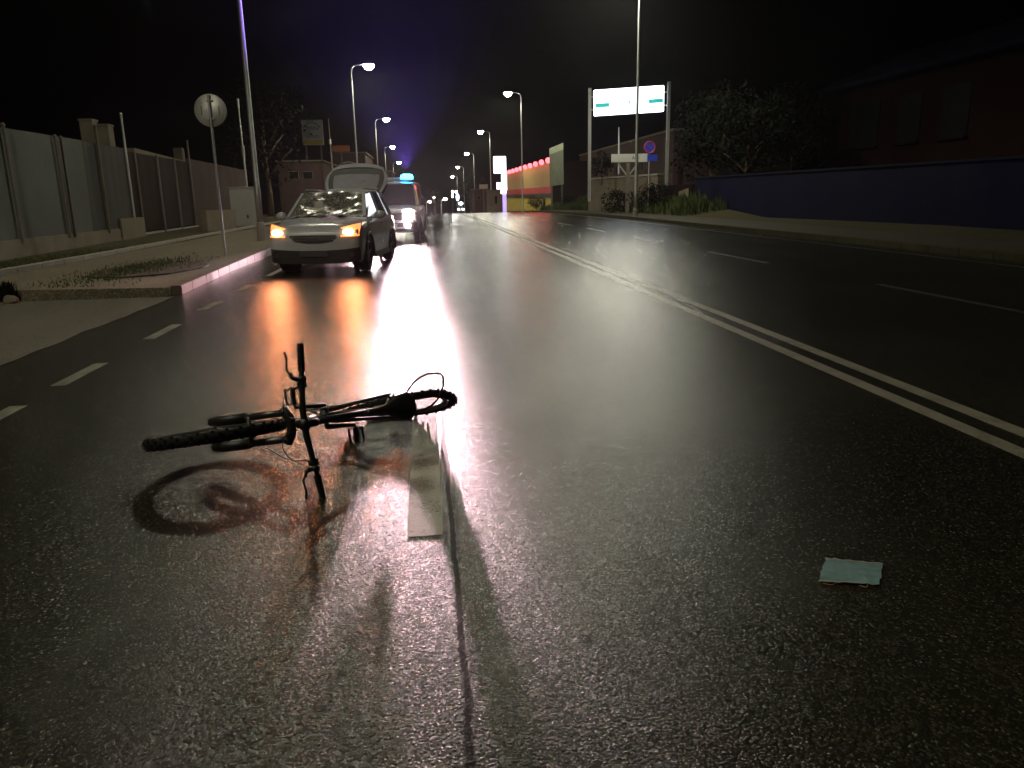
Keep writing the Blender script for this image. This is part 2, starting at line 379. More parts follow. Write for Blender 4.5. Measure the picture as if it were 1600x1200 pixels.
# markings, thin paint lying 4 mm proud
def marks(rects, name, m):
    mb = MB()
    for (xa, xb, ya, yb) in rects: mb.grid(strip(xa, xb, 0.0018, ya, yb))
    return tag(mb.build(name, m), kind='structure')
marks([(-0.135, 0.015, 3.0 + 9 * k - 9, 6.1 + 9 * k - 9) for k in range(0, 9)], 'lane_line', 'paint')
marks([(3.03, 3.15, -12, 110), (3.29, 3.41, -12, 110)], 'centre_line', 'paint')
marks([(6.54, 6.66, -6.5 + 7 * k, -3.3 + 7 * k) for k in range(0, 12)], 'far_lane_line', 'paint_faint')
marks([(-2.98, -2.86, 4.55, 5.6), (-2.98, -2.86, 6.2, 7.05), (-2.98, -2.86, 8.25, 9.2), (-3.02, -2.90, 10.4, 11.2), (-3.03, -2.91, 12.6, 13.4), (-3.04, -2.92, 14.9, 19.8), (-2.98, -2.86, 2.2, 3.1)], 'edge_line', 'paint_old')
marks([(10.2, 10.32, -12, 60)], 'far_edge_line', 'paint_faint')

# left pavement with its kerb
def kx(y): return -3.78 - 0.045 * (y - 12.5) if y < 24 else -4.30 - 0.012 * (y - 24)
ys = [12.3, 13, 14, 16, 18, 20, 22, 24, 28, 34, 40, 50, 60, 75, 90, 110, 140, 180]
mb = MB()
for a, b in zip(ys[:-1], ys[1:]):
    n = max(1, int(round((b - a) / 1.0)))
    for i in range(n):
        y0 = a + (b - a) * i / n + 0.006; y1 = a + (b - a) * (i + 1) / n - 0.006
        p = [(kx(y0) - 0.16, y0), (kx(y0), y0), (kx(y1), y1), (kx(y1) - 0.16, y1)]
        mb.prism([(x, y, rz(y) - 0.1) for x, y in p], (0, 0, 0.235))
tag(mb.build('kerb', 'kerbstone', bevel=0.008), kind='structure')
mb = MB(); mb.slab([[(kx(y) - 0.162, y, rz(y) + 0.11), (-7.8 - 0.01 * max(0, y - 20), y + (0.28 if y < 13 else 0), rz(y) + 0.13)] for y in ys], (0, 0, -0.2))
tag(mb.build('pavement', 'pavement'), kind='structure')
mb = MB(); mb.slab([[(-7.81 - 0.01 * max(0, y - 20), y + (0.28 if y < 13 else 0), rz(y) + 0.10 + min(1, max(0, (y - 18) / 18)) * 0.1), (-14.5, y + (0.4 if y < 13 else 0), rz(y) + 0.13 + min(1, max(0, (y - 18) / 18)) * 0.25)] for y in ys], (0, 0, -0.35))
tag(mb.build('verge', 'soil'), kind='structure')
mb = MB()
for a in range(13, 60): mb.bar((-8.0, a + 0.01, 0.16 + 0.003 * max(0, a - 20)), (-8.0 - 0.004, a + 0.99, 0.16 + 0.003 * max(0, a - 20)), 0.16, 0.10)
tag(mb.build('verge_edging', 'concrete', bevel=0.008), kind='structure')
# right pavement
mb = MB()
for a in range(-10, 150):
    y0 = a + 0.006; y1 = a + 0.994
    mb.prism([(10.96, y0, rz(y0) - 0.1), (11.12, y0, rz(y0) - 0.1), (11.12, y1, rz(y1) - 0.1), (10.96, y1, rz(y1) - 0.1)], (0, 0, 0.24))
tag(mb.build('far_kerb', 'soil', bevel=0.008), kind='structure')
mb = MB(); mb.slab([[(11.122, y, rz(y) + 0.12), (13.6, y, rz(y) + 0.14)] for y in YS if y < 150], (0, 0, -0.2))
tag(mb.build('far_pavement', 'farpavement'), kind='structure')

# grassy bank behind the far pavement
def bankz(x, y):
    e = max(0, min(1, (x - 13.6) / 2.4)) * max(0, min(1, (y - 38) / 6)) * max(0, min(1, (100 - y) / 20))
    return rz(y) + 0.13 + e * 0.9
mb = MB(); bys = [-10, 0, 10, 20, 30, 36, 40, 44, 48, 52, 56, 60, 66, 72, 80, 90, 100, 120, 150]
rows = [[(x, y, bankz(x, y) + 0.12 * (noise.noise(Vector((x * .7, y * .5, 0))) if x > 13.7 else 0)) for x in (13.602, 14.2, 14.8, 15.4, 16.0, 18, 22, 30, 60)] for y in bys]
mb.slab(rows, (0, 0, -0.3)); tag(mb.build('bank', 'soil'), kind='structure')

def grass(name, spots, label_kind='grass', h=(0.12, 0.35), n=2500, m='grass'):
    mb = MB()
    for _ in range(n):
        x, y, z = spots()
        a = random.uniform(0, PI); hh = random.uniform(*h); w = hh * 0.09 + 0.006
        dx, dy = math.cos(a) * w, math.sin(a) * w; lx, ly = random.uniform(-.5, .5) * hh, random.uniform(-.5, .5) * hh
        mb.add([(x - dx, y - dy, z), (x + dx, y + dy, z), (x + lx, y + ly, z + hh)], [(0, 1, 2)])
    return tag(mb.build(name, m), kind='stuff')
def sp_bank():
    y = random.uniform(40, 92); x = random.uniform(13.5, 17.5); return x, y, bankz(x, y) - 0.02
o = grass('bank_grass', sp_bank, h=(0.25, 0.7), n=9000); tag(o, 'rough yellow green grass covering the bank behind the far pavement', 'grass')
def sp_verge():
    y = random.uniform(13, 44) if random.random() < .8 else random.uniform(13, 24); x = random.uniform(-9.7, -8.1) if random.random() < .75 else random.gauss(-5.6, .35)
    if x > -7: y = random.gauss(15.6, 1.3); y = max(12.7, y)
    return x, y, 0.12
o = grass('verge_grass', sp_verge, h=(0.02, 0.075), n=9000); tag(o, 'short olive grass along the foot of the cream wall and in a patch by the kerb', 'grass')
mb = MB()
pts = []
for i in range(16):
    a = 2 * PI * i / 16; r = 1 + 0.25 * noise.noise(Vector((math.cos(a) * 2, math.sin(a) * 2, 5)))
    pts.append((-5.3 + 0.95 * r * math.cos(a), 15.7 + 1.7 * r * math.sin(a), 0.119))
mb.prism(pts, (0, 0, 0.02)); tag(mb.build('soil_patch', 'soil'), kind='structure')

# ============================================================ STREET LAMPS
def make_lamp():
    root = empty('street_lamp')
    mb = MB(); mb.tube([(0, 0, 0), (0, 0, 0.9), (0, 0, 0.95), (0, 0, 6), (0, 0, 11.6), (0.05, 0, 11.9), (0.25, 0, 12.06)], [.10, .10, .085, .07, .05, .045, .04], 12)
    mb.build('pole', 'steel', root, smooth=True)
    mb = MB(); mb.tube([(0.25, 0, 12.06), (0.7, 0, 12.14), (1.0, 0, 12.18)], [.04, .035, .035], 10); mb.build('arm', 'steel', root, smooth=True)
    mb = MB(); mb.tube([(0, 0, -0.5), (0, 0, 0.03), (0, 0, 0.05)], [.14, .14, .12], 12); mb.build('base_collar', 'concrete', root)
    mb = MB(); mb.ball((1.3, 0, 12.18), 0.40, 18, 10, (1.0, 0.42, 0.28)); h = mb.build('lamp_head', 'steel', root, smooth=True)
    mb = MB(); mb.ball((1.32, 0, 12.13), 0.40, 18, 10, (1.0, 0.68, 0.95), half=True); mb.build('lens', 'lamplens', h, smooth=True)
    return root
lamp0 = make_lamp()
def street_lamp(x, y, zb, right, label, group, power=STREET_P, first=[True], hs=1.0, col=(1.0, 0.97, 0.84)):
    o = lamp0 if first[0] else copy_tree(lamp0); first[0] = False
    o.location = (x, y, zb); o.rotation_euler = (0, 0, PI if right else 0); o.scale = (1, 1, hs)
    tag(o, label, 'street lamp', group)
    if abs(y) > 90: return o          # too far off to light anything seen
    s = spot('lamp_light', (1.32, 0, 11.55), (3.6, 0, 0), power, 172, 0.35, col, 0.2, o)
    return o
gl = 'street lamps along the left side of the road'; gr = 'street lamps along the right side of the road'
p = aty(407, 350, 26); street_lamp(p.x, 26, p.z, False, 'tall pale pole of the nearest left street lamp, beside the white cabinet', gl, hs=1.18, power=3300, col=(1.0, 0.95, 0.66))
def lamp_px(px, py, Y, right, label, group, **k):      # pole foot below its top
    p = aty(px, py, Y); zb = p.z - 12.05
    street_lamp(p.x, Y, zb, right, label, group, **k)
ADDED_LAMP = street_lamp(-9.2, 1.0, 0.1, False, 'unseen dim street lamp added to the left row level with the camera, lighting the wreck', gl, power=85, col=(.95, .95, 1))  # lamp added out of view to light the wreck's front and the foreground
lamp_px(548, 103, 62, False, 'lit street lamp with the largest glow, rising behind the raised tailgate', gl)
lamp_px(586, 187, 98, False, 'lit street lamp second in the left row, above the police vehicle roof', gl)
lamp_px(601, 230, 136, False, 'small lit street lamp third in the left row, left of the blue beacon', gl)
lamp_px(614, 254, 174, False, 'smallest lit street lamp of the left row, just above the white roof beacon', gl)
p = aty(993, 328, 42); street_lamp(p.x, 42, p.z, True, 'tall steel pole of the nearest right street lamp, in front of the lit billboard', gr, power=2200)
lamp_px(814, 146, 80, True, 'lit street lamp in front of the yellow building with red bulbs', gr)
lamp_px(765, 206, 116, True, 'lit street lamp just left of the bright white totem sign', gr)
lamp_px(740, 240, 152, True, 'small lit street lamp third in the far right row', gr)
lamp_px(724, 261, 188, True, 'small lit street lamp fourth in the far right row', gr)
lamp_px(714, 276, 225, True, 'tiny lit street lamp above the far white lights at the end of the road', gr)
# the hooked short lamps far down
def hook_lamp(px, py, Y, label):
    p = aty(px, py, Y); root = empty('hooked_lamp', (p.x, Y, p.z - 5)); tag(root, label, 'street lamp')
    mb = MB(); mb.tube([(0, 0, -1), (0, 0, 4), (0.05, 0, 4.7), (0.3, 0, 5.0), (0.7, 0, 5.0)], [.12, .10, .09, .08, .07], 8); mb.build('pole', 'steel', root, smooth=True)
    mb = MB(); mb.ball((0.8, 0, 4.95), 0.34, 10, 6, (1, .7, .6)); mb.build('lens', 'lamplens', root, smooth=True)
hook_lamp(689, 311, 150, 'low lamp with a hooked top at the crest in the middle of the road end')
hook_lamp(666, 315, 190, 'faint low lamp far off, next to the right side of the police vehicle')

# ============================================================ BICYCLE
def make_bike():
    O = Vector((-1.1286474, 3.96502201, 0.20270172))
    w = Vector((0.81535034, 0.57673658, -0.05078135)); n = Vector((-0.09966257, 0.226213, 0.96896597)); u = Vector((0.57032552, -0.78498573, 0.2419219))
    root = empty('bicycle')
    root.matrix_world = Matrix(((w.x, n.x, u.x, O.x), (w.y, n.y, u.y, O.y), (w.z, n.z, u.z, O.z), (0, 0, 0, 1)))
    tag(root, 'crashed black mountain bike lying on its side across the wet road', 'bicycle')
    bb = Vector((.64, 0, -.03)); rh = Vector((1.08, 0, 0)); crown = Vector((.216, 0, .45)); ht = Vector((.262, 0, .575)); hb = ht + Vector((.015, 0, .03))
    st = Vector((.80, 0, .42))
    mb = MB()
    mb.tube([crown + Vector((.012, 0, .03)), ht], .021, 14)
    mb.tube([ht + Vector((-.008, 0, -.035)), st + Vector((-.02, 0, -.02))], [.019, .016], 12)
    mb.tube([crown + Vector((.022, 0, .05)), bb * .5 + crown * .5 + Vector((0, 0, -.015)), bb], [.024, .025, .024], 12)
    mb.tube([bb, st], [.018, .016], 12)
    for s in (-1, 1):
        mb.tube([bb + Vector((.02, .03 * s, 0)), bb + Vector((.15, .045 * s, .01)), rh + Vector((-.03, .068 * s, 0))], [.013, .012, .009], 8)
        mb.tube([st + Vector((0, .015 * s, -.04)), st + Vector((.08, .04 * s, -.14)), rh + Vector((0, .068 * s, .02))], [.010, .010, .008], 8)
        mb.box(rh + Vector((0, .068 * s, 0)), (.05, .006, .05))
    mb.cyl(bb + Vector((0, -.037, 0)), bb + Vector((0, .037, 0)), .024)
    mb.build('frame', 'bikeframe', root, smooth=True)
    mb = MB(); mb.tube([st + Vector((-.01, 0, -.03)), st + Vector((-.005, 0, .065))], .0136, 12); mb.build('seat_post', 'darkalloy', root, smooth=True)
    # suspension fork
    mb = MB()
    for s in (-1, 1):
        mb.tube([Vector((-.012, .066 * s, -.015)), Vector((.0, .066 * s, .06)), Vector((.075, .066 * s, .23))], [.022, .027, .027], 12)
    mb.tube([Vector((.078, -.066, .235)), Vector((.058, -.05, .30)), Vector((.05, 0, .325)), Vector((.058, .05, .30)), Vector((.078, .066, .235))], .012, 8)
    mb.build('fork_lower', 'blackmetal', root, smooth=True)
    mb = MB()
    for s in (-1, 1): mb.cyl(Vector((.07, .066 * s, .22)), Vector((.185, .066 * s, .455)), .018)
    mb.build('fork_stanchion', 'darkalloy', root, smooth=True)
    mb = MB(); mb.tube([Vector((.178, -.088, .435)), Vector((.2, -.04, .452)), Vector((.205, 0, .455)), Vector((.2, .04, .452)), Vector((.178, .088, .435))], [.026, .024, .026, .024, .026], 10)
    mb.cyl(crown, ht + Vector((.005, 0, .02)), .0145); mb.build('fork_crown', 'blackmetal', root, smooth=True)
    # stem, bar
    bc = Vector((.195, 0, .625))
    mb = MB(); mb.tube([ht + Vector((.008, 0, .02)), ht + Vector((-.01, 0, .035)), bc], [.021, .02, .018], 10); mb.cyl(bc + Vector((0, -.025, 0)), bc + Vector((0, .025, 0)), .024)
    mb.build('stem', 'blackmetal', root, smooth=True)
    mb = MB(); mb.tube([bc + Vector((.03, -.375, .012)), bc + Vector((.012, -.2, .012)), bc + Vector((0, -.06, 0)), bc, bc + Vector((0, .06, 0)), bc + Vector((.012, .2, .012)), bc + Vector((.03, .375, .012))], [.0115, .0125, .0155, .0158, .0155, .0125, .0115], 12)
    hbar = mb.build('handlebar', 'blackmetal', root, smooth=True)
    for s in (-1, 1):
        g0 = bc + Vector((.032, .38 * s, .012)); g1 = bc + Vector((.018, .25 * s, .012))
        mb = MB(); pts = [g0.lerp(g1, i / 22) for i in range(23)]
        mb.tube([g0 + (g0 - g1) * 0.02] + pts, [.014] + [.0172 if i % 2 else .0158 for i in range(22)] + [.0190], 14); mb.build('grip', 'rubber', hbar, smooth=True)
        mb = MB(); c = bc + Vector((.014, .215 * s, .012))
        mb.cyl(c + Vector((0, -.012, 0)), c + Vector((0, .012, 0)), .021)
        mb.tube([c + Vector((-.02, 0, -.006)), c + Vector((-.045, .01 * s, -.01)), c + Vector((-.05, .035 * s, -.01))], [.012, .011, .008], 8)
        mb.tube([c + Vector((-.045, .01 * s, -.01)), c + Vector((-.062, .05 * s, -.018)), c + Vector((-.052, .10 * s, -.02)), c + Vector((-.058, .135 * s, -.022))], [.006, .0055, .005, .006], 8)
        mb.box(c + Vector((.006, -.028 * s, -.024)), (.04, .03, .026)); mb.tube([c + Vector((0, -.028 * s, -.03)), c + Vector((-.025, -.045 * s, -.048))], .005, 6)
        mb.build('brake_lever', 'blackmetal', hbar, smooth=True)
    # cables
    for (a, q1, q2, b) in ((bc + Vector((-.03, .19, -.01)), bc + Vector((-.14, .13, .05)), bc + Vector((-.10, .02, -.04)), crown + Vector((.03, .03, .04))),
                           (bc + Vector((-.03, -.19, -.01)), bc + Vector((-.16, -.14, .02)), bc + Vector((-.12, -.02, -.10)), crown + Vector((.03, -.03, .02))),
                           (bc + Vector((-.02, .17, -.02)), bc + Vector((-.02, .15, -.14)), bc + Vector((.05, .06, -.12)), ht + Vector((.10, .02, -.05))),
                           (bc + Vector((-.02, -.17, -.02)), bc + Vector((-.10, -.17, -.17)), bc + Vector((-.04, -.10, -.20)), Vector((.075, -.07, .20)))):
        pts = [a * (1 - t) ** 3 + q1 * 3 * t * (1 - t) ** 2 + q2 * 3 * t * t * (1 - t) + b * t ** 3 for t in [i / 20 for i in range(21)]]
        mb = MB(); mb.tube(pts, .0026, 6); mb.build('cable', 'blackmetal', root, smooth=True)
    # wheels
    def wheel(c, warp, name, Rr=.345, tr=.030):
        hub = MB(); hub.tube([c + Vector((0, -.055, 0)), c + Vector((0, -.03, 0)), c + Vector((0, -.028, 0)), c + Vector((0, .028, 0)), c + Vector((0, .03, 0)), c + Vector((0, .055, 0))], [.012, .012, .026, .026, .012, .012], 14)
        hub.tube([c + Vector((0, -.075, 0)), c + Vector((0, .075, 0))], .006, 8)
        h = hub.build(name, 'blackmetal', root, smooth=True)
        N_ = 96
        def P(a, r, y=0): return c + Vector((r * math.cos(a), y, r * math.sin(a))) + warp(a, r)
        mb = MB()
        mb.tube([P(2 * PI * i / N_, Rr - .027) for i in range(N_)], tr, 12, closed=True)
        for i in range(64):                                # knobs
            a = 2 * PI * i / 64
            for yy in ((-tr * .45, tr * .45) if i % 2 else (0.0, -tr * .85, tr * .85)):
                rr_ = Rr - .027 + math.sqrt(tr * tr - yy * yy) + .002; q = P(a, rr_, yy); q2 = P(a + .05, rr_, yy)
                t = (q2 - q).normalized(); rad = (q - c); rad.normalize()
                mb.bar(q - t * .0075, q + t * .0075, .011, .010, up=rad)
        mb.build('tyre', 'rubber', h, smooth=False)
        mb = MB(); prof = [(-.012, -.052), (.012, -.052), (.014, -.066), (.006, -.078), (-.006, -.078), (-.014, -.066)]
        mb.grid([[P(2 * PI * i / N_, Rr + r, y) for (y, r) in prof] for i in range(N_)] + [[P(0, Rr + r, y) for (y, r) in prof]], closed=True)
        mb.build('rim', 'darkalloy', h, smooth=True)
        mb = MB()
        for i in range(32):
            a = 2 * PI * i / 32; s = 1 if i % 2 else -1; a0 = a + (1.1 if (i // 2) % 2 else -1.1)
            mb.tube([c + Vector((.024 * math.cos(a0), .029 * s, .024 * math.sin(a0))), P(a, Rr - .076)], .0011, 4)
        mb.build('spokes', 'chrome', h)
        mb = MB(); mb.tube([c + Vector((.075 * math.cos(t), -.04, .075 * math.sin(t))) for t in [2 * PI * i / 24 for i in range(24)]], .004, 6, closed=True)
        for k in range(6): a = 2 * PI * k / 6; mb.tube([c + Vector((.02 * math.cos(a), -.04, .02 * math.sin(a))), c + Vector((.075 * math.cos(a + .4), -.04, .075 * math.sin(a + .4)))], .004, 4)
        mb.build('brake_disc', 'darkalloy', h)
        return h
    wheel(Vector((0, 0, 0)), lambda a, r: Vector((0, 0, 0)), 'front_wheel')
    def warp(a, r):      # buckled by the crash: the rear half droops and is pushed out
        k = max(0, math.cos(a + .25)) ** 1.5 * (r / .345)
        return Vector((0.03 * k, -.06 * k, 0.10 * k)) + Vector((0, .045 * math.sin(a) * (r / .345), 0))
    wheel(rh, warp, 'rear_wheel', tr=.023)
    inv = root.matrix_world.inverted()
    loopw = [aty(x, y, Y) for x, y, Y in ((636, 612, 4.45), (646, 598, 4.42), (657, 589, 4.40), (668, 584, 4.38), (680, 583, 4.36), (689, 584, 4.34), (693, 590, 4.33), (693, 600, 4.33), (690, 612, 4.34), (684, 624, 4.38), (675, 633, 4.42), (664, 639, 4.46), (650, 642, 4.50))]
    mb = MB(); mb.tube([inv @ p for p in loopw], .0065, 8); g = mb.build('mudguard_hoop', 'rubber', root, smooth=True)
    g['label'] = 'thin bent hoop standing up behind the saddle'
    # saddle
    mb = MB(); rows = []
    for i in range(19):
        t = i / 18; x = .60 + .285 * t
        hw = .018 + .060 * (1 / (1 + math.exp(-(t - .58) * 11))) ; hw *= (1 if t < .9 else 1 - (t - .9) * 3.5)
        zt = .515 - .018 * math.sin(PI * t) + .016 * t; row = []
        for k in range(16):
            a = 2 * PI * k / 16; cy = math.cos(a); sy = math.sin(a)
            row.append(Vector((x, hw * cy, zt + (.020 if sy > 0 else .034) * sy * (1 - .3 * abs(cy)))))
        rows.append(row)
    mb.grid(rows, closed=True); o0 = len(mb.v)
    mb.add(rows[0], [tuple(range(16))]); mb.add(rows[-1], [tuple(range(15, -1, -1))])
    sd = mb.build('saddle', 'saddle', root, smooth=True)
    mb = MB()
    for s in (-1, 1): mb.tube([(.625, .012 * s, .49), (.685, .022 * s, .463), (.785, .022 * s, .463), (.855, .035 * s, .50)], .0035, 6)
    mb.box((.785, 0, .465), (.05, .05, .02)); mb.build('saddle_rail', 'darkalloy', sd, smooth=True)
    # drivetrain
    mb = MB(); rr = []
    for i in range(88):
        a = 2 * PI * i / 88; r = .082 + (.004 if i % 2 else 0); rr.append((r * math.cos(a), r * math.sin(a)))
    for yy, k in ((.048, 1.0), (.040, .78)):
        mb.grid([[bb + Vector((x * k * f, yy + dy, z * k * f)) for x, z in rr] for f, dy in ((1, 0), (.86, 0), (.86, .003), (1, .003), (1, 0))], closed=True)
    for q in range(4): a = q * PI / 2 + .4; mb.bar(bb + Vector((0, .052, 0)), bb + Vector((.075 * math.cos(a), .050, .075 * math.sin(a))), .018, .006, up=(0, 1, 0))
    mb.build('chainring', 'darkalloy', root)
    mb = MB()
    for j in range(7):
        r = .055 - j * .005; mb.tube([rh + Vector((0, .028 + j * .004, 0)), rh + Vector((0, .0295 + j * .004, 0))], r, 24)
    mb.build('cassette', 'darkalloy', root)
    mb = MB(); cp = [bb + Vector((0.0, .05, .084)), rh + Vector((0, .042, .046)), rh + Vector((.04, .042, .01)), rh + Vector((.01, .045, -.055)), rh + Vector((.0, .045, -.12)), rh + Vector((-.05, .045, -.10)), bb + Vector((.0, .05, -.084)), bb + Vector((-.06, .05, -.06)), bb + Vector((-.085, .05, 0)), bb + Vector((-.06, .05, .06))]
    cpts = []
    for i in range(len(cp)):
        a, b = cp[i], cp[(i + 1) % len(cp)]; nn = max(2, int((b - a).length / .02))
        cpts += [a.lerp(b, j / nn) for j in range(nn)]
    mb.tube(cpts, [.0042 if i % 2 else .003 for i in range(len(cpts))], 6, closed=True); mb.build('chain', 'darkalloy', root)
    mb = MB(); mb.box(rh + Vector((.02, .06, -.05)), (.04, .03, .05)); mb.tube([rh + Vector((.01, .05, -.05)), rh + Vector((-.01, .05, -.125))], [.012, .010], 8); mb.build('derailleur', 'blackmetal', root)
    for s, dx in ((1, -1), (-1, 1)):
        a = bb + Vector((0, .062 * s, 0)); b = bb + Vector((.168 * dx, .078 * s, .02 * dx))
        mb = MB(); mb.tube([a, a.lerp(b, .5), b], [.016, .012, .013], 10); mb.cyl(bb + Vector((0, .03 * s, 0)), a + Vector((0, .012 * s, 0)), .014)
        mb.build('crank', 'blackmetal', root, smooth=True)
        mb = MB(); c0 = b + Vector((0, .062 * s, 0)); mb.cyl(b, c0 + Vector((0, .045 * s, 0)), .008)
        # cage pedal, its frame seen open
        for sx in (-1, 1):
            mb.bar(c0 + Vector((.045 * sx, -.045, 0)), c0 + Vector((.045 * sx, .045, 0)), .006, .018)
        for sy in (-1, 1): mb.bar(c0 + Vector((-.045, .045 * sy, 0)), c0 + Vector((.045, .045 * sy, 0)), .006, .018)
        mb.box(c0, (.022, .08, .022)); mb.build('pedal', 'blackmetal', root)
    return root
bike = make_bike()

# ============================================================ CARS
def catmull(vals, ts, t):
    n = len(ts)
    i = max(j for j in range(n) if ts[j] <= t + 1e-9); i = min(i, n - 2)
    u = (t - ts[i]) / (ts[i + 1] - ts[i]); h = ts[i + 1] - ts[i]
    def sl(j):
        if j == 0: return (vals[1] - vals[0]) / (ts[1] - ts[0])
        if j == n - 1: return (vals[-1] - vals[-2]) / (ts[-1] - ts[-2])
        a = (vals[j] - vals[j - 1]) / (ts[j] - ts[j - 1]); b = (vals[j + 1] - vals[j]) / (ts[j + 1] - ts[j])
        return 0 if a * b <= 0 else 2 * a * b / (a + b)
    m0, m1 = sl(i) * h, sl(i + 1) * h
    return (2 * u ** 3 - 3 * u ** 2 + 1) * vals[i] + (u ** 3 - 2 * u ** 2 + u) * m0 + (-2 * u ** 3 + 3 * u ** 2) * vals[i + 1] + (u ** 3 - u ** 2) * m1
def carbody(stations, axles, rarch, dents=None):
    ts = [s[0] for s in stations]; Lc = ts[-1]; rows = []
    NY = 70
    tt = sorted(set([Lc * (0.5 - 0.5 * math.cos(PI * i / NY)) for i in range(NY + 1)]))
    for t in tt:
        zb, zt, zs, wl, wm, wt = [catmull([s[k] for s in stations], ts, t) for k in range(1, 7)]
        zm = zb + (zs - zb) * .55
        prof = [(0, zb), (wl * .6, zb), (wl, zb + .015), (wl + (wm - wl) * .75, zb + .10), (wm, zm - .12), (wm, zm), (wm - .008, zs - .10), (wm - .03, zs - .03), (wt + .04, zs + .005), (wt, zs + (zt - zs) * .35), (wt * .6, zs + (zt - zs) * .85), (wt * .3, zt - .004), (0, zt)]
        ring = prof + [(-x, z) for x, z in reversed(prof[1:-1])]
        row = []
        for x, z in ring:
            v = Vector((x, t, z))
            if dents and z > zs: v.z += dents(x, t)
            row.append(v)
        rows.append(row)
    mb = MB(); mb.grid(rows, closed=True); n = len(rows[0])
    mb.add(rows[0], [tuple(range(n))]); mb.add(rows[-1], [tuple(range(n - 1, -1, -1))])
    body = mb.build('body', 'carwhite', None, smooth=True)
    cut = MB()
    for ya in axles:
        for s in (-1, 1): cut.cyl((s * .60, ya, .33), (s * 1.2, ya, .33), rarch, 32)
    co = cut.build('cutter', 'plastic')
    md = body.modifiers.new('b', 'BOOLEAN'); md.object = co; md.operation = 'DIFFERENCE'; md.solver = 'EXACT'
    dg = bpy.context.evaluated_depsgraph_get(); me = bpy.data.meshes.new_from_object(body.evaluated_get(dg))
    body.modifiers.clear(); body.data = me; bpy.data.objects.remove(co)
    try: me.set_sharp_from_angle(angle=R(40))
    except Exception: pass
    return body
def plate_strip(xs, zlo, zhi, yf, th=.03):
    rows = [[Vector((x, yf(x, zlo(x)), zlo(x))) for x in xs], [Vector((x, yf(x, (zlo(x) + zhi(x)) / 2), (zlo(x) + zhi(x)) / 2)) for x in xs], [Vector((x, yf(x, zhi(x)), zhi(x))) for x in xs]]
    mb = MB(); mb.slab(rows, (0, th, 0)); return mb
def lin(a, b, n): return [a + (b - a) * i / (n - 1) for i in range(n)]
def car_wheel(root, x, y, r, name, s):
    mb = MB(); prof = [(-.09, r - .07), (-.10, r - .03), (-.085, r - .006), (-.03, r), (.03, r), (.085, r - .006), (.10, r - .03), (.09, r - .07)]
    N_ = 40
    mb.grid([[Vector((x + px, y + pr * math.cos(2 * PI * i / N_), r + pr * math.sin(2 * PI * i / N_))) for px, pr in prof] for i in range(N_ + 1)], closed=True)
    w = mb.build(name, 'rubber', root, smooth=True)
    mb = MB(); xo = x + s * .075
    mb.tube([(xo, y + (r - .085) * math.cos(2 * PI * i / 32), r + (r - .085) * math.sin(2 * PI * i / 32)) for i in range(32)], .018, 8, closed=True)
    mb.cyl((xo - .05 * s, y, r), (xo, y, r), .05)
    for k in range(5):
        a = 2 * PI * k / 5 + .3
        mb.bar((xo - .02 * s, y + .03 * math.cos(a), r + .03 * math.sin(a)), (xo, y + (r - .08) * math.cos(a), r + (r - .08) * math.sin(a)), .05, .02, up=(1, 0, 0))
    mb.cyl((xo - .10 * s, y, r), (xo - .055 * s, y, r), r - .085, 24)
    mb.build('rim', 'darkalloy', w, smooth=False)
    return w
def pane(corners, inset, th, nrm_off=0.0):
    a, b, c, d = [Vector(p) for p in corners]; ce = (a + b + c + d) / 4
    q = [p + (ce - p).normalized() * inset for p in (a, b, c, d)]
    nn = (b - a).cross(d - a).normalized(); mb = MB()
    mb.prism([p + nn * nrm_off for p in q], nn * th); return mb

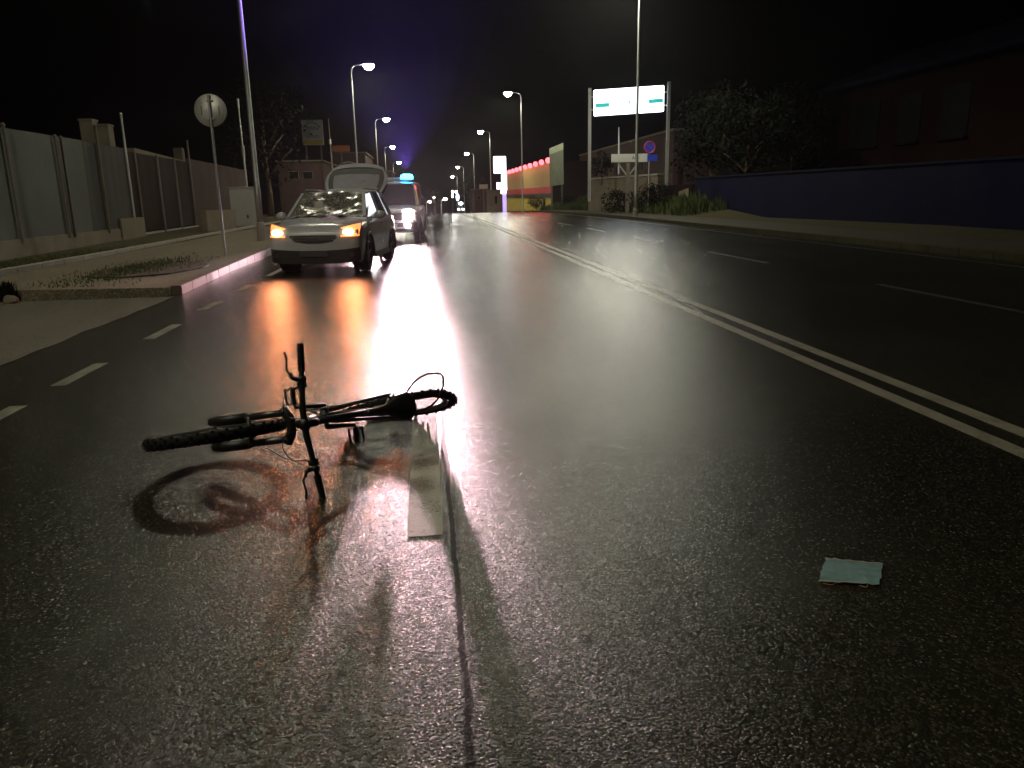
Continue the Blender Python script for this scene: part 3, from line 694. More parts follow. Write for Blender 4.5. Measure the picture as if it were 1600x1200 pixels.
def make_suv():
    root = empty('wrecked_suv'); tag(root, 'pale hatchback SUV with smashed windscreen, dented bonnet, raised tailgate and amber lights on', 'car')
    st = [(0.00, .32, .79, .72, .60, .68, .56), (.05, .26, .87, .80, .70, .78, .62), (.14, .22, .93, .86, .76, .84, .68), (.40, .20, .98, .91, .80, .87, .73), (.85, .20, 1.03, .97, .82, .88, .76), (1.10, .20, 1.05, .99, .82, .88, .78),
          (2.2, .20, 1.02, .99, .82, .88, .80), (3.4, .22, 1.03, 1.01, .82, .88, .80), (3.85, .26, 1.02, .97, .78, .86, .78), (4.08, .30, .97, .90, .72, .82, .72), (4.15, .36, .92, .84, .66, .76, .66)]
    def dents(x, t):
        if t > 1.4: return 0
        k = math.sin(min(1, t / 1.2) * PI / 2)
        return k * (0.055 * noise.noise(Vector((x * 4.2, t * 4.8, 2))) - 0.075 * math.exp(-((x - .12) ** 2) / .10 - ((t - .95) ** 2) / .08) + 0.035 * noise.noise(Vector((x * 11, t * 13, 7))))
    body = carbody(st, (.86, 3.40), .385, dents); body.parent = root
    mw = [(0, .68), (.05, .78), (.14, .84), (.40, .87)]
    def yf(x, z, off=-.02):
        ax = abs(x); y = 0
        if ax > mw[0][1]:
            y = .45
            for (y0, w0), (y1, w1) in zip(mw, mw[1:]):
                if w0 <= ax <= w1: y = y0 + (y1 - y0) * (ax - w0) / (w1 - w0); break
        zc = max(0, z - .68); return y + off + zc * .9 * .6
    plate_strip(lin(-.84, .84, 29), lambda x: .21 + .04 * (abs(x) / .84) ** 3, lambda x: .45 + .05 * (abs(x) / .84) ** 2, yf, .06).build('lower_bumper', 'plastic', root, smooth='auto')
    g = plate_strip(lin(-.44, .44, 15), lambda x: .60 + .10 * (abs(x) / .44) ** 3, lambda x: .775, lambda x, z: yf(x, z, -.03), .05).build('grille', 'plastic', root, smooth='auto')
    mb = MB()
    for zz in (.64, .685, .73): mb.bar((-.36, -.036, zz), (.36, -.036, zz), .008, .010, up=(0, 1, 0))
    mb.build('grille_bar', 'darkalloy', g)
    plate_strip(lin(-.26, .26, 9), lambda x: .345, lambda x: .455, lambda x, z: yf(x, z, -.05), .025).build('number_plate', 'plate', root)
    for s in (-1, 1):
        xs = lin(.52 * s, .835 * s, 9)
        h = plate_strip(xs, lambda x: .70 + .02 * (abs(x) - .52), lambda x: .865 + .22 * (abs(x) - .52), lambda x, z: yf(x, z, -.03) + .0, .10)
        hl = h.build('headlight', 'amber', root, smooth='auto')
        mb = MB(); mb.ball((s * .665, yf(.665, .78) - .03, .785), .075, 14, 8, (1.35, .5, .85)); mb.build('bulb', 'ambercore', hl, smooth=True)
        mb = MB(); mb.tube([(s * .70, yf(.70, .4) - .012, .37), (s * .70, yf(.70, .4) + .03, .37)], .045, 16); mb.build('fog_lamp', 'darkalloy', root, smooth='auto')
        # mirrors
        mb = MB(); mb.ball((s * 1.0, 1.42, 1.06), .11, 12, 8, (1, .6, .75)); mb.tube([(s * .84, 1.45, 1.0), (s * .95, 1.43, 1.03)], .025, 8); mb.build('mirror', 'carwhite', root, smooth=True)
        # arch cladding
        for ya in (.86, 3.40):
            mb = MB(); arc = [(s * .872, ya + .395 * math.cos(a), .33 + .395 * math.sin(a)) for a in lin(-.25, PI + .25, 22)]
            mb.tube(arc, .028, 8); mb.build('arch_trim', 'plastic', root, smooth=True)
        mb = MB(); mb.bar((s * .865, 1.30, .27), (s * .865, 2.96, .27), .05, .12); mb.build('sill', 'plastic', root, bevel=.01)
        for yd in (1.55, 2.45):
            mb = MB(); mb.bar((s * .893, yd + .62, .88), (s * .893, yd + .78, .88), .025, .022); mb.build('door_handle', 'carwhite', root, bevel=.004)
        mb = MB(); mb.box((s * .60, 4.06, .93), (.30, .16, .16)); mb.build('tail_light', mat('red_tail_lens', (.4, .02, .02), .3), root, bevel=.02)
    # arch wells
    for ya in (.86, 3.40):
        for s in (-1, 1): mb = MB(); mb.tube([(s * .585, ya, .33), (s * .60, ya, .33)], .37, 24); mb.build('wheel_well', 'interior', root)
    # greenhouse: base corners / roof corners
    bl = lambda s, y, z, w: Vector((s * w, y, z))
    A0, A1 = (lambda s: bl(s, 1.08, 1.03, .76)), (lambda s: bl(s, 1.78, 1.49, .62))
    B0, B1 = (lambda s: bl(s, 2.35, 1.0, .81)), (lambda s: bl(s, 2.40, 1.525, .63))
    C0, C1 = (lambda s: bl(s, 3.20, 1.01, .81)), (lambda s: bl(s, 3.10, 1.52, .62))
    D0, D1 = (lambda s: bl(s, 3.98, 1.0, .74)), (lambda s: bl(s, 3.70, 1.48, .60))
    mb = MB(); rows = []
    for y, z, w in ((1.74, 1.475, .63), (1.85, 1.515, .635), (2.1, 1.545, .64), (2.6, 1.56, .64), (3.1, 1.55, .635), (3.5, 1.525, .62), (3.74, 1.49, .61)):
        rows.append([Vector((w * k, y, z - .035 * abs(k) ** 2.5)) for k in lin(-1, 1, 13)])
    mb.slab(rows, (0, 0, -.045)); mb.build('roof', 'carwhite', root, smooth='auto')
    for s in (-1, 1):
        mb = MB(); mb.bar((s * .60, 1.9, 1.575), (s * .585, 3.5, 1.565), .03, .025); mb.build('roof_rail', 'chrome', root, bevel=.005)
        for p_, q_, w_, t_ in ((A0(s), A1(s), .07, .05), (B0(s), B1(s), .08, .04), (C0(s), C1(s), .09, .04), (D0(s), D1(s), .16, .06)):
            mb = MB(); mb.bar(p_, q_, w_, t_, up=(1, 0, 0) if t_ != .05 else (0, 0, 1)); mb.build('pillar', 'carwhite', root, bevel=.008)
        for q in ((A0(s) + Vector((0, .25, -.02)), B0(s), B1(s), A1(s)), (B0(s), C0(s), C1(s), B1(s)), (C0(s), D0(s), D1(s), C1(s))):
            pane(q, .03, .005).build('side_window', 'glass', root)
    # smashed windscreen, pushed in on one side
    rows = []
    for i in range(23):
        v = i / 22; row = []
        for k in range(31):
            h = k / 30; a = A0(-1).lerp(A0(1), h); b = A1(-1).lerp(A1(1), h); p = a.lerp(b, v)
            nn = Vector((0, -.5, .85)); edge = min(1, 6 * min(h, 1 - h, v, 1 - v))
            p += nn * (.05 * (1 - (2 * h - 1) ** 2)) - nn * edge * (.13 * math.exp(-((h - .60) ** 2) / .03 - ((v - .55) ** 2) / .06) + .07 * math.exp(-((h - .3) ** 2) / .02 - ((v - .4) ** 2) / .05)) + nn * edge * .035 * noise.noise(Vector((h * 7, v * 5, 1)))
            row.append(p)
        rows.append(row)
    mb = MB(); n = 31; fs = []
    for i in range(22):
        for k in range(30):
            if 15 < k < 21 and 14 < i < 18 and (i * 7 + k * 5) % 4 != 0: continue       # hole where the laminate is torn
            fs.append((i * n + k, i * n + k + 1, (i + 1) * n + k + 1, (i + 1) * n + k))
    mb.add([p for r in rows for p in r], fs); ws = mb.build('windscreen', 'crazed', root, smooth=False); ws['label'] = 'shattered windscreen, caved in and crazed white'
    sol = ws.modifiers.new('s', 'SOLIDIFY'); sol.thickness = .006
    mb = MB(); mb.tube([(-.35, 1.05, 1.075), (-.05, 1.25, 1.17), (.2, 1.38, 1.27)], .009, 6); mb.tube([(.2, 1.04, 1.08), (.42, 1.16, 1.15), (.6, 1.30, 1.24)], .009, 6); mb.build('wiper', 'blackmetal', root, smooth=True)
    # cabin
    mb = MB(); mb.box((0, 1.55, 1.03), (1.4, .35, .12)); mb.build('dashboard', 'interior', root, bevel=.03)
    for s in (-1, 1):
        mb = MB(); mb.box((s * .36, 2.35, 1.02), (.46, .14, .62), Matrix.Rotation(R(-12), 3, 'X')); mb.box((s * .36, 2.42, 1.38), (.24, .09, .16)); mb.build('front_seat', 'interior', root, bevel=.03)
    mb = MB(); mb.box((0, 3.15, 1.05), (1.25, .14, .5), Matrix.Rotation(R(-12), 3, 'X')); mb.build('rear_seat', 'interior', root, bevel=.03)
    # raised tailgate
    rows_o = []; H = Vector((0, 3.72, 1.50))
    def tg(h, v, off=0):
        w = .62 + .10 * math.sin(PI * min(1, v * 1.1) * .9) - .10 * max(0, v - .75) * 4 * .5
        y = H.y + .62 * v + off * .6; z = H.z + .66 * v + .02 + off - (.07 * abs(h) ** 3) * (v ** .5) * 1.4 - .05 * max(0, v - .8) * abs(h)
        return Vector((w * h, y, z))
    mb = MB()
    def band(h0, h1, v0, v1): mb.slab([[tg(h, v) for h in lin(h0, h1, 9)] for v in lin(v0, v1, 7)], (0, .03, -.035))
    band(-1, 1, .87, 1.0); band(-1, -.90, .06, .87); band(.90, 1, .06, .87); band(-1, 1, 0, .06)
    t_ = mb.build('tailgate', 'carwhite', root, smooth='auto'); t_['label'] = 'tailgate standing open above the roof'
    mb = MB()
    for h0, h1, v0, v1 in ((-.90, -.74, .06, .87), (.74, .90, .06, .87), (-.74, .74, .66, .87)): mb.slab([[tg(h, v) + Vector((0, .006, -.008)) for h in lin(h0, h1, 7)] for v in lin(v0, v1, 7)], (0, .02, -.02))
    mb.build('window_surround', 'plastic', t_, smooth='auto')
    mb = MB(); mb.slab([[tg(h, v) + Vector((0, .004, -.012)) for h in lin(-.738, .738, 9)] for v in lin(.062, .658, 7)], (0, .005, -.006)); mb.build('rear_glass', 'hatchglass', t_, smooth='auto')
    mb = MB()
    for s in (-1, 1):
        mb.slab([[tg(h * s, v) + Vector((0, .04, -.05)) for h in (.80, .99)] for v in lin(.03, .95, 6)], (0, .03, -.03))
    mb.slab([[tg(h, v) + Vector((0, .04, -.05)) for h in lin(-.98, .98, 9)] for v in lin(.64, .97, 5)], (0, .03, -.03)); mb.build('inner_lining', 'interior', t_, smooth='auto')
    mb = MB(); mb.slab([[tg(h, v) + Vector((0, 0, .01)) for h in lin(-.86, .86, 9)] for v in (.0, .10)], (0, -.10, .02)); mb.build('spoiler', 'carwhite', t_, smooth='auto')
    for s in (-1, 1):
        mb = MB(); mb.cyl((s * .60, 3.92, 1.12), (s * .60, 4.10, 1.80), .011, 8); mb.build('gas_strut', 'blackmetal', t_)
    for s in (-1, 1):
        car_wheel(root, s * .77, .86, .325, 'front_wheel', s); car_wheel(root, s * .77, 3.40, .325, 'rear_wheel', s)
    # underside
    mb = MB(); mb.box((0, 2.1, .24), (1.1, 3.2, .06)); mb.build('underbody', 'interior', root)
    return root
suv = make_suv()
suv.location = (-2.08, 14.75, 0.0); suv.rotation_euler = (0, 0, R(-7.5))
for s, pw in ((-1, 120), (1, 150)):
    spot('hazard_light', (s * .72, -.12, .74), (s * .72, -3, .45), pw * .8, 150, 0.8, (1.0, 0.30, 0.12), 0.08, suv)

def make_police():
    root = empty('patrol_vehicle'); tag(root, 'boxy police off-roader with dazzling headlamps and blue roof beacon, parked behind the wreck', 'police car')
    st = [(0.00, .42, .94, .86, .66, .76, .62), (.06, .36, 1.02, .95, .78, .84, .70), (.18, .32, 1.08, 1.02, .82, .90, .76), (.55, .30, 1.12, 1.07, .84, .92, .80), (1.15, .30, 1.15, 1.10, .84, .92, .82),
          (2.4, .30, 1.12, 1.10, .84, .93, .84), (4.1, .32, 1.12, 1.10, .84, .93, .84), (4.45, .38, 1.10, 1.05, .82, .90, .82), (4.55, .42, 1.05, 1.0, .78, .86, .78)]
    body = carbody(st, (.88, 3.58), .44); body.parent = root; body.data.materials.clear(); body.data.materials.append(M['carsilver'])
    mw = [(0, .76), (.06, .84), (.18, .90), (.5, .92)]
    def yf(x, z, off=-.02):
        ax = abs(x); y = 0
        if ax > mw[0][1]:
            y = .4
            for (y0, w0), (y1, w1) in zip(mw, mw[1:]):
                if w0 <= ax <= w1: y = y0 + (y1 - y0) * (ax - w0) / (w1 - w0); break
        return y + off
    plate_strip(lin(-.88, .88, 23), lambda x: .36, lambda x: .62, lambda x, z: yf(x, z, -.06), .08).build('front_bumper', 'plastic', root, smooth='auto')
    mb = MB(); mb.bar((-.6, -.075, .47), (.6, -.075, .47), .02, .05, up=(0, 0, 1)); mb.build('bumper_trim', 'chrome', root)
    g = plate_strip(lin(-.42, .42, 9), lambda x: .70, lambda x: .92, lambda x, z: yf(x, z, -.03), .04).build('grille', 'plastic', root)
    plate_strip(lin(-.26, .26, 5), lambda x: .50, lambda x: .60, lambda x, z: yf(x, z, -.10), .02).build('number_plate', 'signwhite', root)
    for s in (-1, 1):
        mb = MB(); mb.tube([(s * .64, -.045, .88), (s * .64, .05, .88)], [.16, .17], 24); h = mb.build('headlight', 'headlit', root, smooth='auto')
        mb = MB(); mb.tube([(s * .64 + .16 * math.cos(a), -.03, .88 + .16 * math.sin(a)) for a in lin(0, 2 * PI, 25)[:-1]], .014, 8, closed=True); mb.build('lamp_ring', 'chrome', h, smooth=True)
        mb = MB(); mb.tube([(s * .58, -.125, .55), (s * .58, -.05, .55)], [.085, .09], 20); mb.build('fog_lamp', 'headlit', root, smooth='auto')  # lit fog lamps added to widen the white headlamp glare
        mb = MB(); mb.box((s * .84, .0, .86), (.08, .05, .14)); mb.build('indicator', 'signorange', root, bevel=.01)
        mb = MB(); mb.box((s * 1.04, 1.42, 1.24), (.17, .09, .22)); mb.tube([(s * .9, 1.42, 1.15), (s * 1.0, 1.42, 1.18)], .02, 8); mb.build('mirror', 'plastic', root, bevel=.03)
        for ya in (.88, 3.58):
            mb = MB(); mb.tube([(s * .92, ya + .45 * math.cos(a), .33 + .45 * math.sin(a)) for a in lin(-.1, PI + .1, 20)], .035, 8); mb.build('arch_trim', 'plastic', root, smooth=True)
        mb = MB(); mb.bar((s * .92, 1.4, .36), (s * .92, 3.1, .36), .08, .06); mb.build('side_step', 'plastic', root)
    bl = lambda s, y, z, w: Vector((s * w, y, z))
    cs = [(1.15, 1.13, .82, 1.48, 1.84, .72), (2.30, 1.11, .86, 2.32, 1.86, .74), (3.35, 1.11, .86, 3.33, 1.86, .74), (4.50, 1.08, .82, 4.42, 1.83, .72)]
    P0 = lambda s, i: bl(s, cs[i][0], cs[i][1], cs[i][2]); P1 = lambda s, i: bl(s, cs[i][3], cs[i][4], cs[i][5])
    mb = MB(); rows = []
    for y, z, w in ((1.46, 1.84, .73), (1.6, 1.885, .74), (2.4, 1.91, .75), (3.4, 1.91, .75), (4.3, 1.89, .745), (4.45, 1.85, .73)):
        rows.append([Vector((w * k, y, z - .04 * abs(k) ** 3)) for k in lin(-1, 1, 11)])
    mb.slab(rows, (0, 0, -.05)); mb.build('roof', 'carsilver', root, smooth='auto')
    for s in (-1, 1):
        for i in range(4): mb = MB(); mb.bar(P0(s, i), P1(s, i), .08, .05, up=(1, 0, 0)); mb.build('pillar', 'carsilver', root, bevel=.008)
        for i in range(3): pane((P0(s, i), P0(s, i + 1), P1(s, i + 1), P1(s, i)), .04, .005).build('side_window', 'glass', root)
    pane((P0(-1, 0), P0(1, 0), P1(1, 0), P1(-1, 0)), .03, .006).build('windscreen', 'glass', root)
    pane((P0(-1, 3), P0(1, 3), P1(1, 3), P1(-1, 3)), .03, .006).build('rear_window', 'glass', root)
    mb = MB(); mb.box((0, 1.5, 1.12), (1.4, .35, .1)); mb.build('dashboard', 'interior', root)
    # roof bar, beacon
    mb = MB(); mb.box((0, 1.95, 1.945), (1.30, .26, .05)); lb = mb.build('light_bar', 'signwhite', root, bevel=.015)
    mb = MB(); mb.tube([(.48, 1.95, 1.97), (.48, 1.95, 2.03), (.48, 1.95, 2.10), (.48, 1.95, 2.13)], [.21, .21, .19, .11], 20); mb.build('blue_beacon', 'beacon', lb, smooth=True)
    mb = MB(); mb.tube([(-.36, 1.95, 1.97), (-.36, 1.95, 2.03), (-.36, 1.95, 2.16)], [.15, .13, .05], 16); b2 = mb.build('pale_beacon', 'beaconglow', lb, smooth=True)
    mb = MB(); mb.box((.06, 1.95, 2.0), (.5, .16, .06)); mb.build('siren_box', 'signwhite', lb, bevel=.01)
    for s in (-1, 1):
        car_wheel(root, s * .80, .88, .375, 'front_wheel', s); car_wheel(root, s * .80, 3.58, .375, 'rear_wheel', s)
    mb = MB(); mb.box((0, 2.3, .34), (1.1, 3.4, .08)); mb.build('underbody', 'interior', root)
    return root
pol = make_police()
pol.location = (-1.13, 24.6, 0.0); pol.rotation_euler = (0, 0, R(-3))
for s in (-1, 1):
    spot('headlight_beam', (s * .62, -.10, .86), (s * .62 + .2, -20, -0.25), HEAD_P, 62, 1.0, (1.0, 0.64, 0.69), 0.10, pol)
spot('beacon_light', (.48, 1.95, 2.3), (.2, .4, 6.5), 110000, 108, 1.0, (0.26, 0.12, 1.0), 0.12, pol)

# ============================================================ THE FACE MASK
mb = MB(); root = empty('face_mask', (1.47, 2.38, 0.001)); tag(root, 'crumpled pale blue surgical face mask lying on the wet asphalt', 'face mask')
a, b, c, d = gnd(1289, 876), gnd(1379, 885), gnd(1374, 916), gnd(1279, 912)
rows = []
for i in range(15):
    v = i / 14; row = []
    for k in range(31):
        h = k / 30; p = a.lerp(b, h).lerp(d.lerp(c, h), v) - Vector((1.47, 2.38, 0))
        p.z = 0.004 + .0012 * math.sin(v * PI * 8) + .003 * (1 + noise.noise(Vector((h * 5, v * 3, 1))))
        p.x += .013 * noise.noise(Vector((h * 6, v * 6, 3))); p.y += .008 * noise.noise(Vector((h * 8, v * 4, 9)))
        row.append(p)
    rows.append(row)
mb.slab(rows, (0, 0, -.0012)); o = mb.build('mask_body', 'mask', root, smooth='auto')
mb = MB(); mb.tube([p + Vector((0, 0, .002)) for p in rows[0]], .0028, 6); mb.build('hem', 'maskedge', root, smooth=True)
mb = MB(); mb.tube([p + Vector((0, 0, .002)) for p in rows[-1][:22]], .0028, 6); mb.build('hem', 'maskedge', root, smooth=True)
for xo, s in ((rows[14][2], -1), (rows[14][24], 1)):
    mb = MB(); base = Vector(xo); pts = [base + Vector((.05 * t * (1 if s < 0 else -.6), -.016 * math.sin(PI * t) - .004, -.004)) for t in lin(0, 1, 14)]
    mb.tube(pts, .0016, 6); mb.build('ear_loop', 'maskloop', root, smooth=True)

# ============================================================ LEFT SIDE
# low cream wall with end pier
XW = -9.95
r0 = empty('boundary_wall', (XW, 19, 0)); tag(r0, 'low cream plastered wall under the pale fence at the left, ending in a square pier', 'wall')
mb = MB(); mb.bar((0, -9, .26), (-.25, 8.2, .26), .3, .62); mb.build('wall', 'plaster', r0, bevel=.02)
mb = MB(); mb.box((-.28, 9.35, .42), (.42, 2.2, .92)); mb.build('pier', 'plaster', r0, bevel=.02)
def fence_panel(y0, y1, x0, x1, zt0, zt1, m, name, label, cat, zb=0.5, posts=(), th=.03):
    r = empty(name, ((x0 + x1) / 2, (y0 + y1) / 2, 0)); tag(r, label, cat)
    off = Vector((-(x0 + x1) / 2, -(y0 + y1) / 2, 0)); rows = []
    for k in lin(0, 1, 25):
        x = x0 + (x1 - x0) * k; y = y0 + (y1 - y0) * k; zt = zt0 + (zt1 - zt0) * k; wv = .025 * math.sin(k * 40) 
        rows.append([Vector((x + wv * t, y, zb + (zt - zb) * t)) + off for t in lin(0, 1, 8)])
    mb = MB(); mb.slab(rows, (-th, 0, 0)); mb.build('screen', m, r, smooth='auto')
    for k, h, pm in posts:
        x = x0 + (x1 - x0) * k; y = y0 + (y1 - y0) * k
        mb = MB(); mb.tube([Vector((x + .07, y, zb - .1)) + off, Vector((x + .07, y, zt0 + (zt1 - zt0) * k + h)) + off], .04, 10)
        mb.ball(Vector((x + .07, y, zt0 + (zt1 - zt0) * k + h)) + off, .055, 8, 6); mb.build('post', pm, r, smooth='auto')
    return r
# posts by picture column -> y along the wall plane
def wy(px, X=XW): return atx(px, 300, X).y
def wz(px, py, X=XW): return atx(px, py, X).z
y1 = wy(143)
fence_panel(9.5, y1, XW, XW - .1, wz(5, 200) , wz(143, 221), 'sheet', 'screen_fence', 'pale grey sheeting fence panel nearest the camera, on the cream wall', 'fence', .57,
            [((wy(22) - 9.5) / (y1 - 9.5), .05, 'poledark'), ((wy(100) - 9.5) / (y1 - 9.5), -.02, 'poledark'), ((wy(109) - 9.5) / (y1 - 9.5), -.03, 'poledark')])
y2 = wy(212)
fence_panel(y1 + .02, y2, XW - .1, XW - .2, wz(143, 221), wz(205, 232), 'greynet', 'screen_fence', 'darker grey netted fence panel between the pale sheeting and the gate', 'fence', .57,
            [(.30, .5, 'plaster'), (.98, 1.1, 'steel')])
y3 = wy(300, -10.6)
r = fence_panel(y2 + .1, y3, XW - .3, -10.6, wz(212, 236), wz(300, 254, -10.6), 'net', 'sliding_gate', 'dark brown sliding gate with vertical seams, right of the cream pier', 'gate', .35,
            [(.12, .0, 'poledark'), (.42, 0, 'poledark'), (.7, 0, 'poledark'), (.985, .9, 'poledark')])
mb = MB(); mb.bar((.1, -(y3 - y2) / 2, .24), (-.1, (y3 - y2) / 2, .24), .1, .14); mb.build('bottom_rail', 'steel', r)
y4 = wy(388, -10.8)
fence_panel(y3 + .1, y4, -10.7, -10.9, wz(305, 250, -10.8), wz(386, 266, -10.8), 'plaster_dark', 'rear_wall', 'dark reddish rendered wall behind the round sign pole and the cabinet', 'wall', .2)
r = empty('low_wall', (-10.2, (y3 + y4) / 2, 0)); tag(r, 'low cream wall running to the white cabinet', 'wall')
p0 = gnd(320, 362, .2); p1 = gnd(366, 358, .2); L_ = p0 - r.location; L1 = p1 - r.location
mb = MB(); mb.bar((L_.x, L_.y, .55), (L1.x, L1.y, .55), .3, .95); mb.build('wall', 'plaster', r, bevel=.02)
# building behind the fence with parapets
r = empty('low_building', (-17, 40, 0)); tag(r, 'low flat building behind the fence with pale roof edge and two pale chimneys', 'building')
def rel(px, py, Y): return aty(px, py, Y) - Vector((-17, 40, 0))
X_ = -13.5
mb = MB(); a = atx(205, 236, X_) - r.location; b = atx(291, 256, X_) - r.location
mb.prism([(a.x, a.y, 0), (b.x, b.y, 0), (b.x, b.y, b.z - .1), (a.x, a.y, a.z - .1)], (-8, 0, 0)); mb.build('wall', 'plaster_dark', r)
mb = MB(); mb.prism([(a.x + .15, a.y, a.z - .12), (b.x + .15, b.y, b.z - .12), (b.x + .15, b.y, b.z + .1), (a.x + .15, a.y, a.z + .14)], (-8.2, 0, 0)); mb.build('roof_edge', 'plaster', r)
for (pl, pr, pt, pb_) in ((129, 146, 188, 235), (156, 171, 196, 232)):
    a = aty((pl + pr) / 2, pt, 37) - r.location; b = aty((pl + pr) / 2, pb_, 37) - r.location; w = (pr - pl) / 1200 * 37
    mb = MB(); mb.box((a.x, a.y, (a.z + b.z) / 2 - 1.5), (w, .6, a.z - b.z + 3)); mb.box((a.x, a.y, a.z), (w * 1.12, .68, .08)); mb.build('chimney', 'plaster', r)
a = aty(279, 234, 48) - r.location; mb = MB(); mb.box((a.x, a.y, a.z - 1), (.5, .5, 2.2)); mb.build('vent_stack', 'plaster', r, bevel=.03)
# white cabinet
p = gnd(384, 354, .2); r = empty('utility_cabinet', (p.x, p.y, .1)); tag(r, 'white meter cabinet between the low wall and the tall lamp pole', 'cabinet')
s_ = p.y / 1200; zt = aty(384, 294, p.y).z - .1; w_ = 38 * s_
mb = MB(); mb.box((0, .25, zt / 2), (w_, .5, zt)); mb.build('housing', 'white', r, bevel=.03)
mb = MB(); mb.box((0, .25, zt + .03), (w_ * 1.06, .58, .06)); mb.build('lid', 'white', r, bevel=.01)
mb = MB(); mb.box((.12 * w_, -.01, zt * .3), (.09, .03, .16)); mb.build('latch', 'plastic', r)
mb = MB(); mb.box((.02, -.005, zt * .5), (w_ * .8, .02, zt * .85)); mb.build('door', 'white', r, bevel=.006)
# thin mast behind the cabinet
def mast(px, pyt, pyb, Y, rad, m, name, label, cat, bands=(), lean=0):
    a = aty(px[0], pyt, Y); b = aty(px[1], pyb, Y); r = empty(name, b); tag(r, label, cat); d = a - b
    mb = MB(); mb.tube([Vector((0, 0, -.5)), d * .45, d * .46, d], [rad * 1.3, rad * 1.3, rad, rad * .8], 10); mb.build('pole', m, r, smooth='auto')
    for t, h, k in bands:
        mb = MB(); mb.tube([d * t, d * (t + h)], rad * k, 10); mb.build('collar', 'steel', r, smooth='auto')
    return r
mast((371, 386), 154, 294, 46, .05, 'steel', 'flagpole', 'thin pale mast rising behind the white cabinet', 'pole', [(.36, .12, 1.9), (.9, .1, 1.4)])
mast((513, 521), 185, 285, 70, .06, 'poledark', 'utility_pole', 'thin dark pole right of the white and yellow sign', 'pole', [(.6, .08, 1.8)])
mast((967, 967), 199, 262, 60, .06, 'steel', 'thin_mast', 'thin bare mast between the billboard post and the lamp pole', 'pole')
# round sign seen from behind
b = gnd(352, 398, .12); Y = b.y; r = empty('road_sign', (b.x, b.y, .12)); tag(r, 'back of a round road sign on a steel pole by the left kerb', 'road sign')
zt = aty(331, 150, Y).z - .12; top = aty(333, 150, Y); dx = 0.0
mb = MB(); mb.tube([(0, 0, -.2), (0, 0, zt)], .032, 12); mb.cyl((0, 0, zt), (0, 0, zt + .02), .036); mb.build('pole', 'steel', r, smooth='auto')
rad = 22.5 / 1200 * Y; zc = aty(333, 172, Y).z - .12
mb = MB(); mb.tube([(0.0, .05, zc), (0.0, .055, zc), (0.0, .07, zc), (0.0, .075, zc)], [rad * .98, rad, rad, rad * .97], 40); mb.build('sign_plate', 'greynet' if False else 'steel', r, smooth='auto')
mb = MB()
for dz in (-.19, .22): mb.box((0, .02, zc + dz), (.16, .07, .035)); 
mb.build('clamp', 'chrome', r, bevel=.004)
mb = MB()
for dx in (-.2, .2): mb.box((dx, .045, zc), (.02, .014, .2))
mb.build('stiffener', 'poledark', r)
# plant and stone at the far left
p = gnd(6, 468); r = empty('weed_clump', p); tag(r, 'small dark weed clump on the driveway at the left edge of the picture', 'plant')
mb = MB()
for i in range(260):
    a = random.uniform(0, 2 * PI); q = Vector((math.cos(a), math.sin(a), 0)) * random.uniform(0, .16); h = random.uniform(.1, .3); t = Vector((random.uniform(-.1, .1), random.uniform(-.1, .1), h)); s = Vector((random.uniform(-.02, .02), random.uniform(-.02, .02), 0))
    mb.add([q - s, q + s, q + t * .6 + s * 1.5, q + t], [(0, 1, 2, 3)])
mb.build('foliage', 'leaf', r)
p = gnd(18, 474); mb = MB(); mb.ball((0, 0, .05), .09, 10, 7, (1.2, 1, .8)); o = mb.build('stone', 'stone', smooth=False); o.location = p
for v in o.data.vertices: v.co += Vector((noise.noise(v.co * 9), noise.noise(v.co * 9 + Vector((5, 0, 0))), noise.noise(v.co * 9 + Vector((0, 5, 0))))) * .03
tag(o, 'pale loose stone beside the weed clump at the left edge', 'stone')

# sign pylon left, white with yellow band
Y = 80
def rect_px(x0, y0, x1, y1, Y): a = aty(x0, y1, Y); b = aty(x1, y0, Y); return a, b
a, b = rect_px(473, 187, 503, 227, Y); cx, cz = (a.x + b.x) / 2, (a.z + b.z) / 2; W_, H_ = b.x - a.x, b.z - a.z
r = empty('pylon_sign', (cx, Y, rz(Y))); tag(r, 'unlit white pylon sign with dark lettering and a yellow band, left of the street lamps', 'sign'); zc = cz - rz(Y)
mb = MB(); mb.box((0, .15, zc), (W_, .3, H_)); mb.build('sign_box', 'signwhite', r, bevel=.04)
mb = MB(); mb.box((0, -.006, zc - H_ * .39), (W_ * .93, .012, H_ * .16)); mb.build('yellow_band', 'signyellow', r)
mb = MB(); mb.tube([(W_ * .38 * math.cos(t), -.01, zc + H_ * .14 + H_ * .24 * math.sin(t)) for t in lin(.1, PI - .1, 20)], .035, 6); mb.build('arc_emblem', 'ink', r)
text('lettering', 'MAN', .55, 'ink', r, (0, -.012, zc + H_ * .16), (R(90), 0, 0)); text('lettering', 'SERVICE', .34, 'ink', r, (0, -.012, zc - H_ * .17), (R(90), 0, 0))
mb = MB()
for s in (-1, 1): mb.bar((s * W_ * .35, .15, -.5), (s * W_ * .35, .15, zc - H_ / 2), .15, .15)
mb.build('leg', 'poledark', r)
a, b = rect_px(519, 227, 546, 237, Y); r = empty('orange_sign', ((a.x + b.x) / 2, Y, rz(Y))); tag(r, 'small dull orange sign board right of the white pylon sign', 'sign'); zc = (a.z + b.z) / 2 - rz(Y)
mb = MB(); mb.box((0, .1, zc), (b.x - a.x, .2, b.z - a.z)); mb.build('sign_box', 'signorange', r, bevel=.03)
mb = MB(); mb.bar((0, .1, -.5), (0, .1, zc - (b.z - a.z) / 2), .14, .14); mb.build('leg', 'poledark', r)
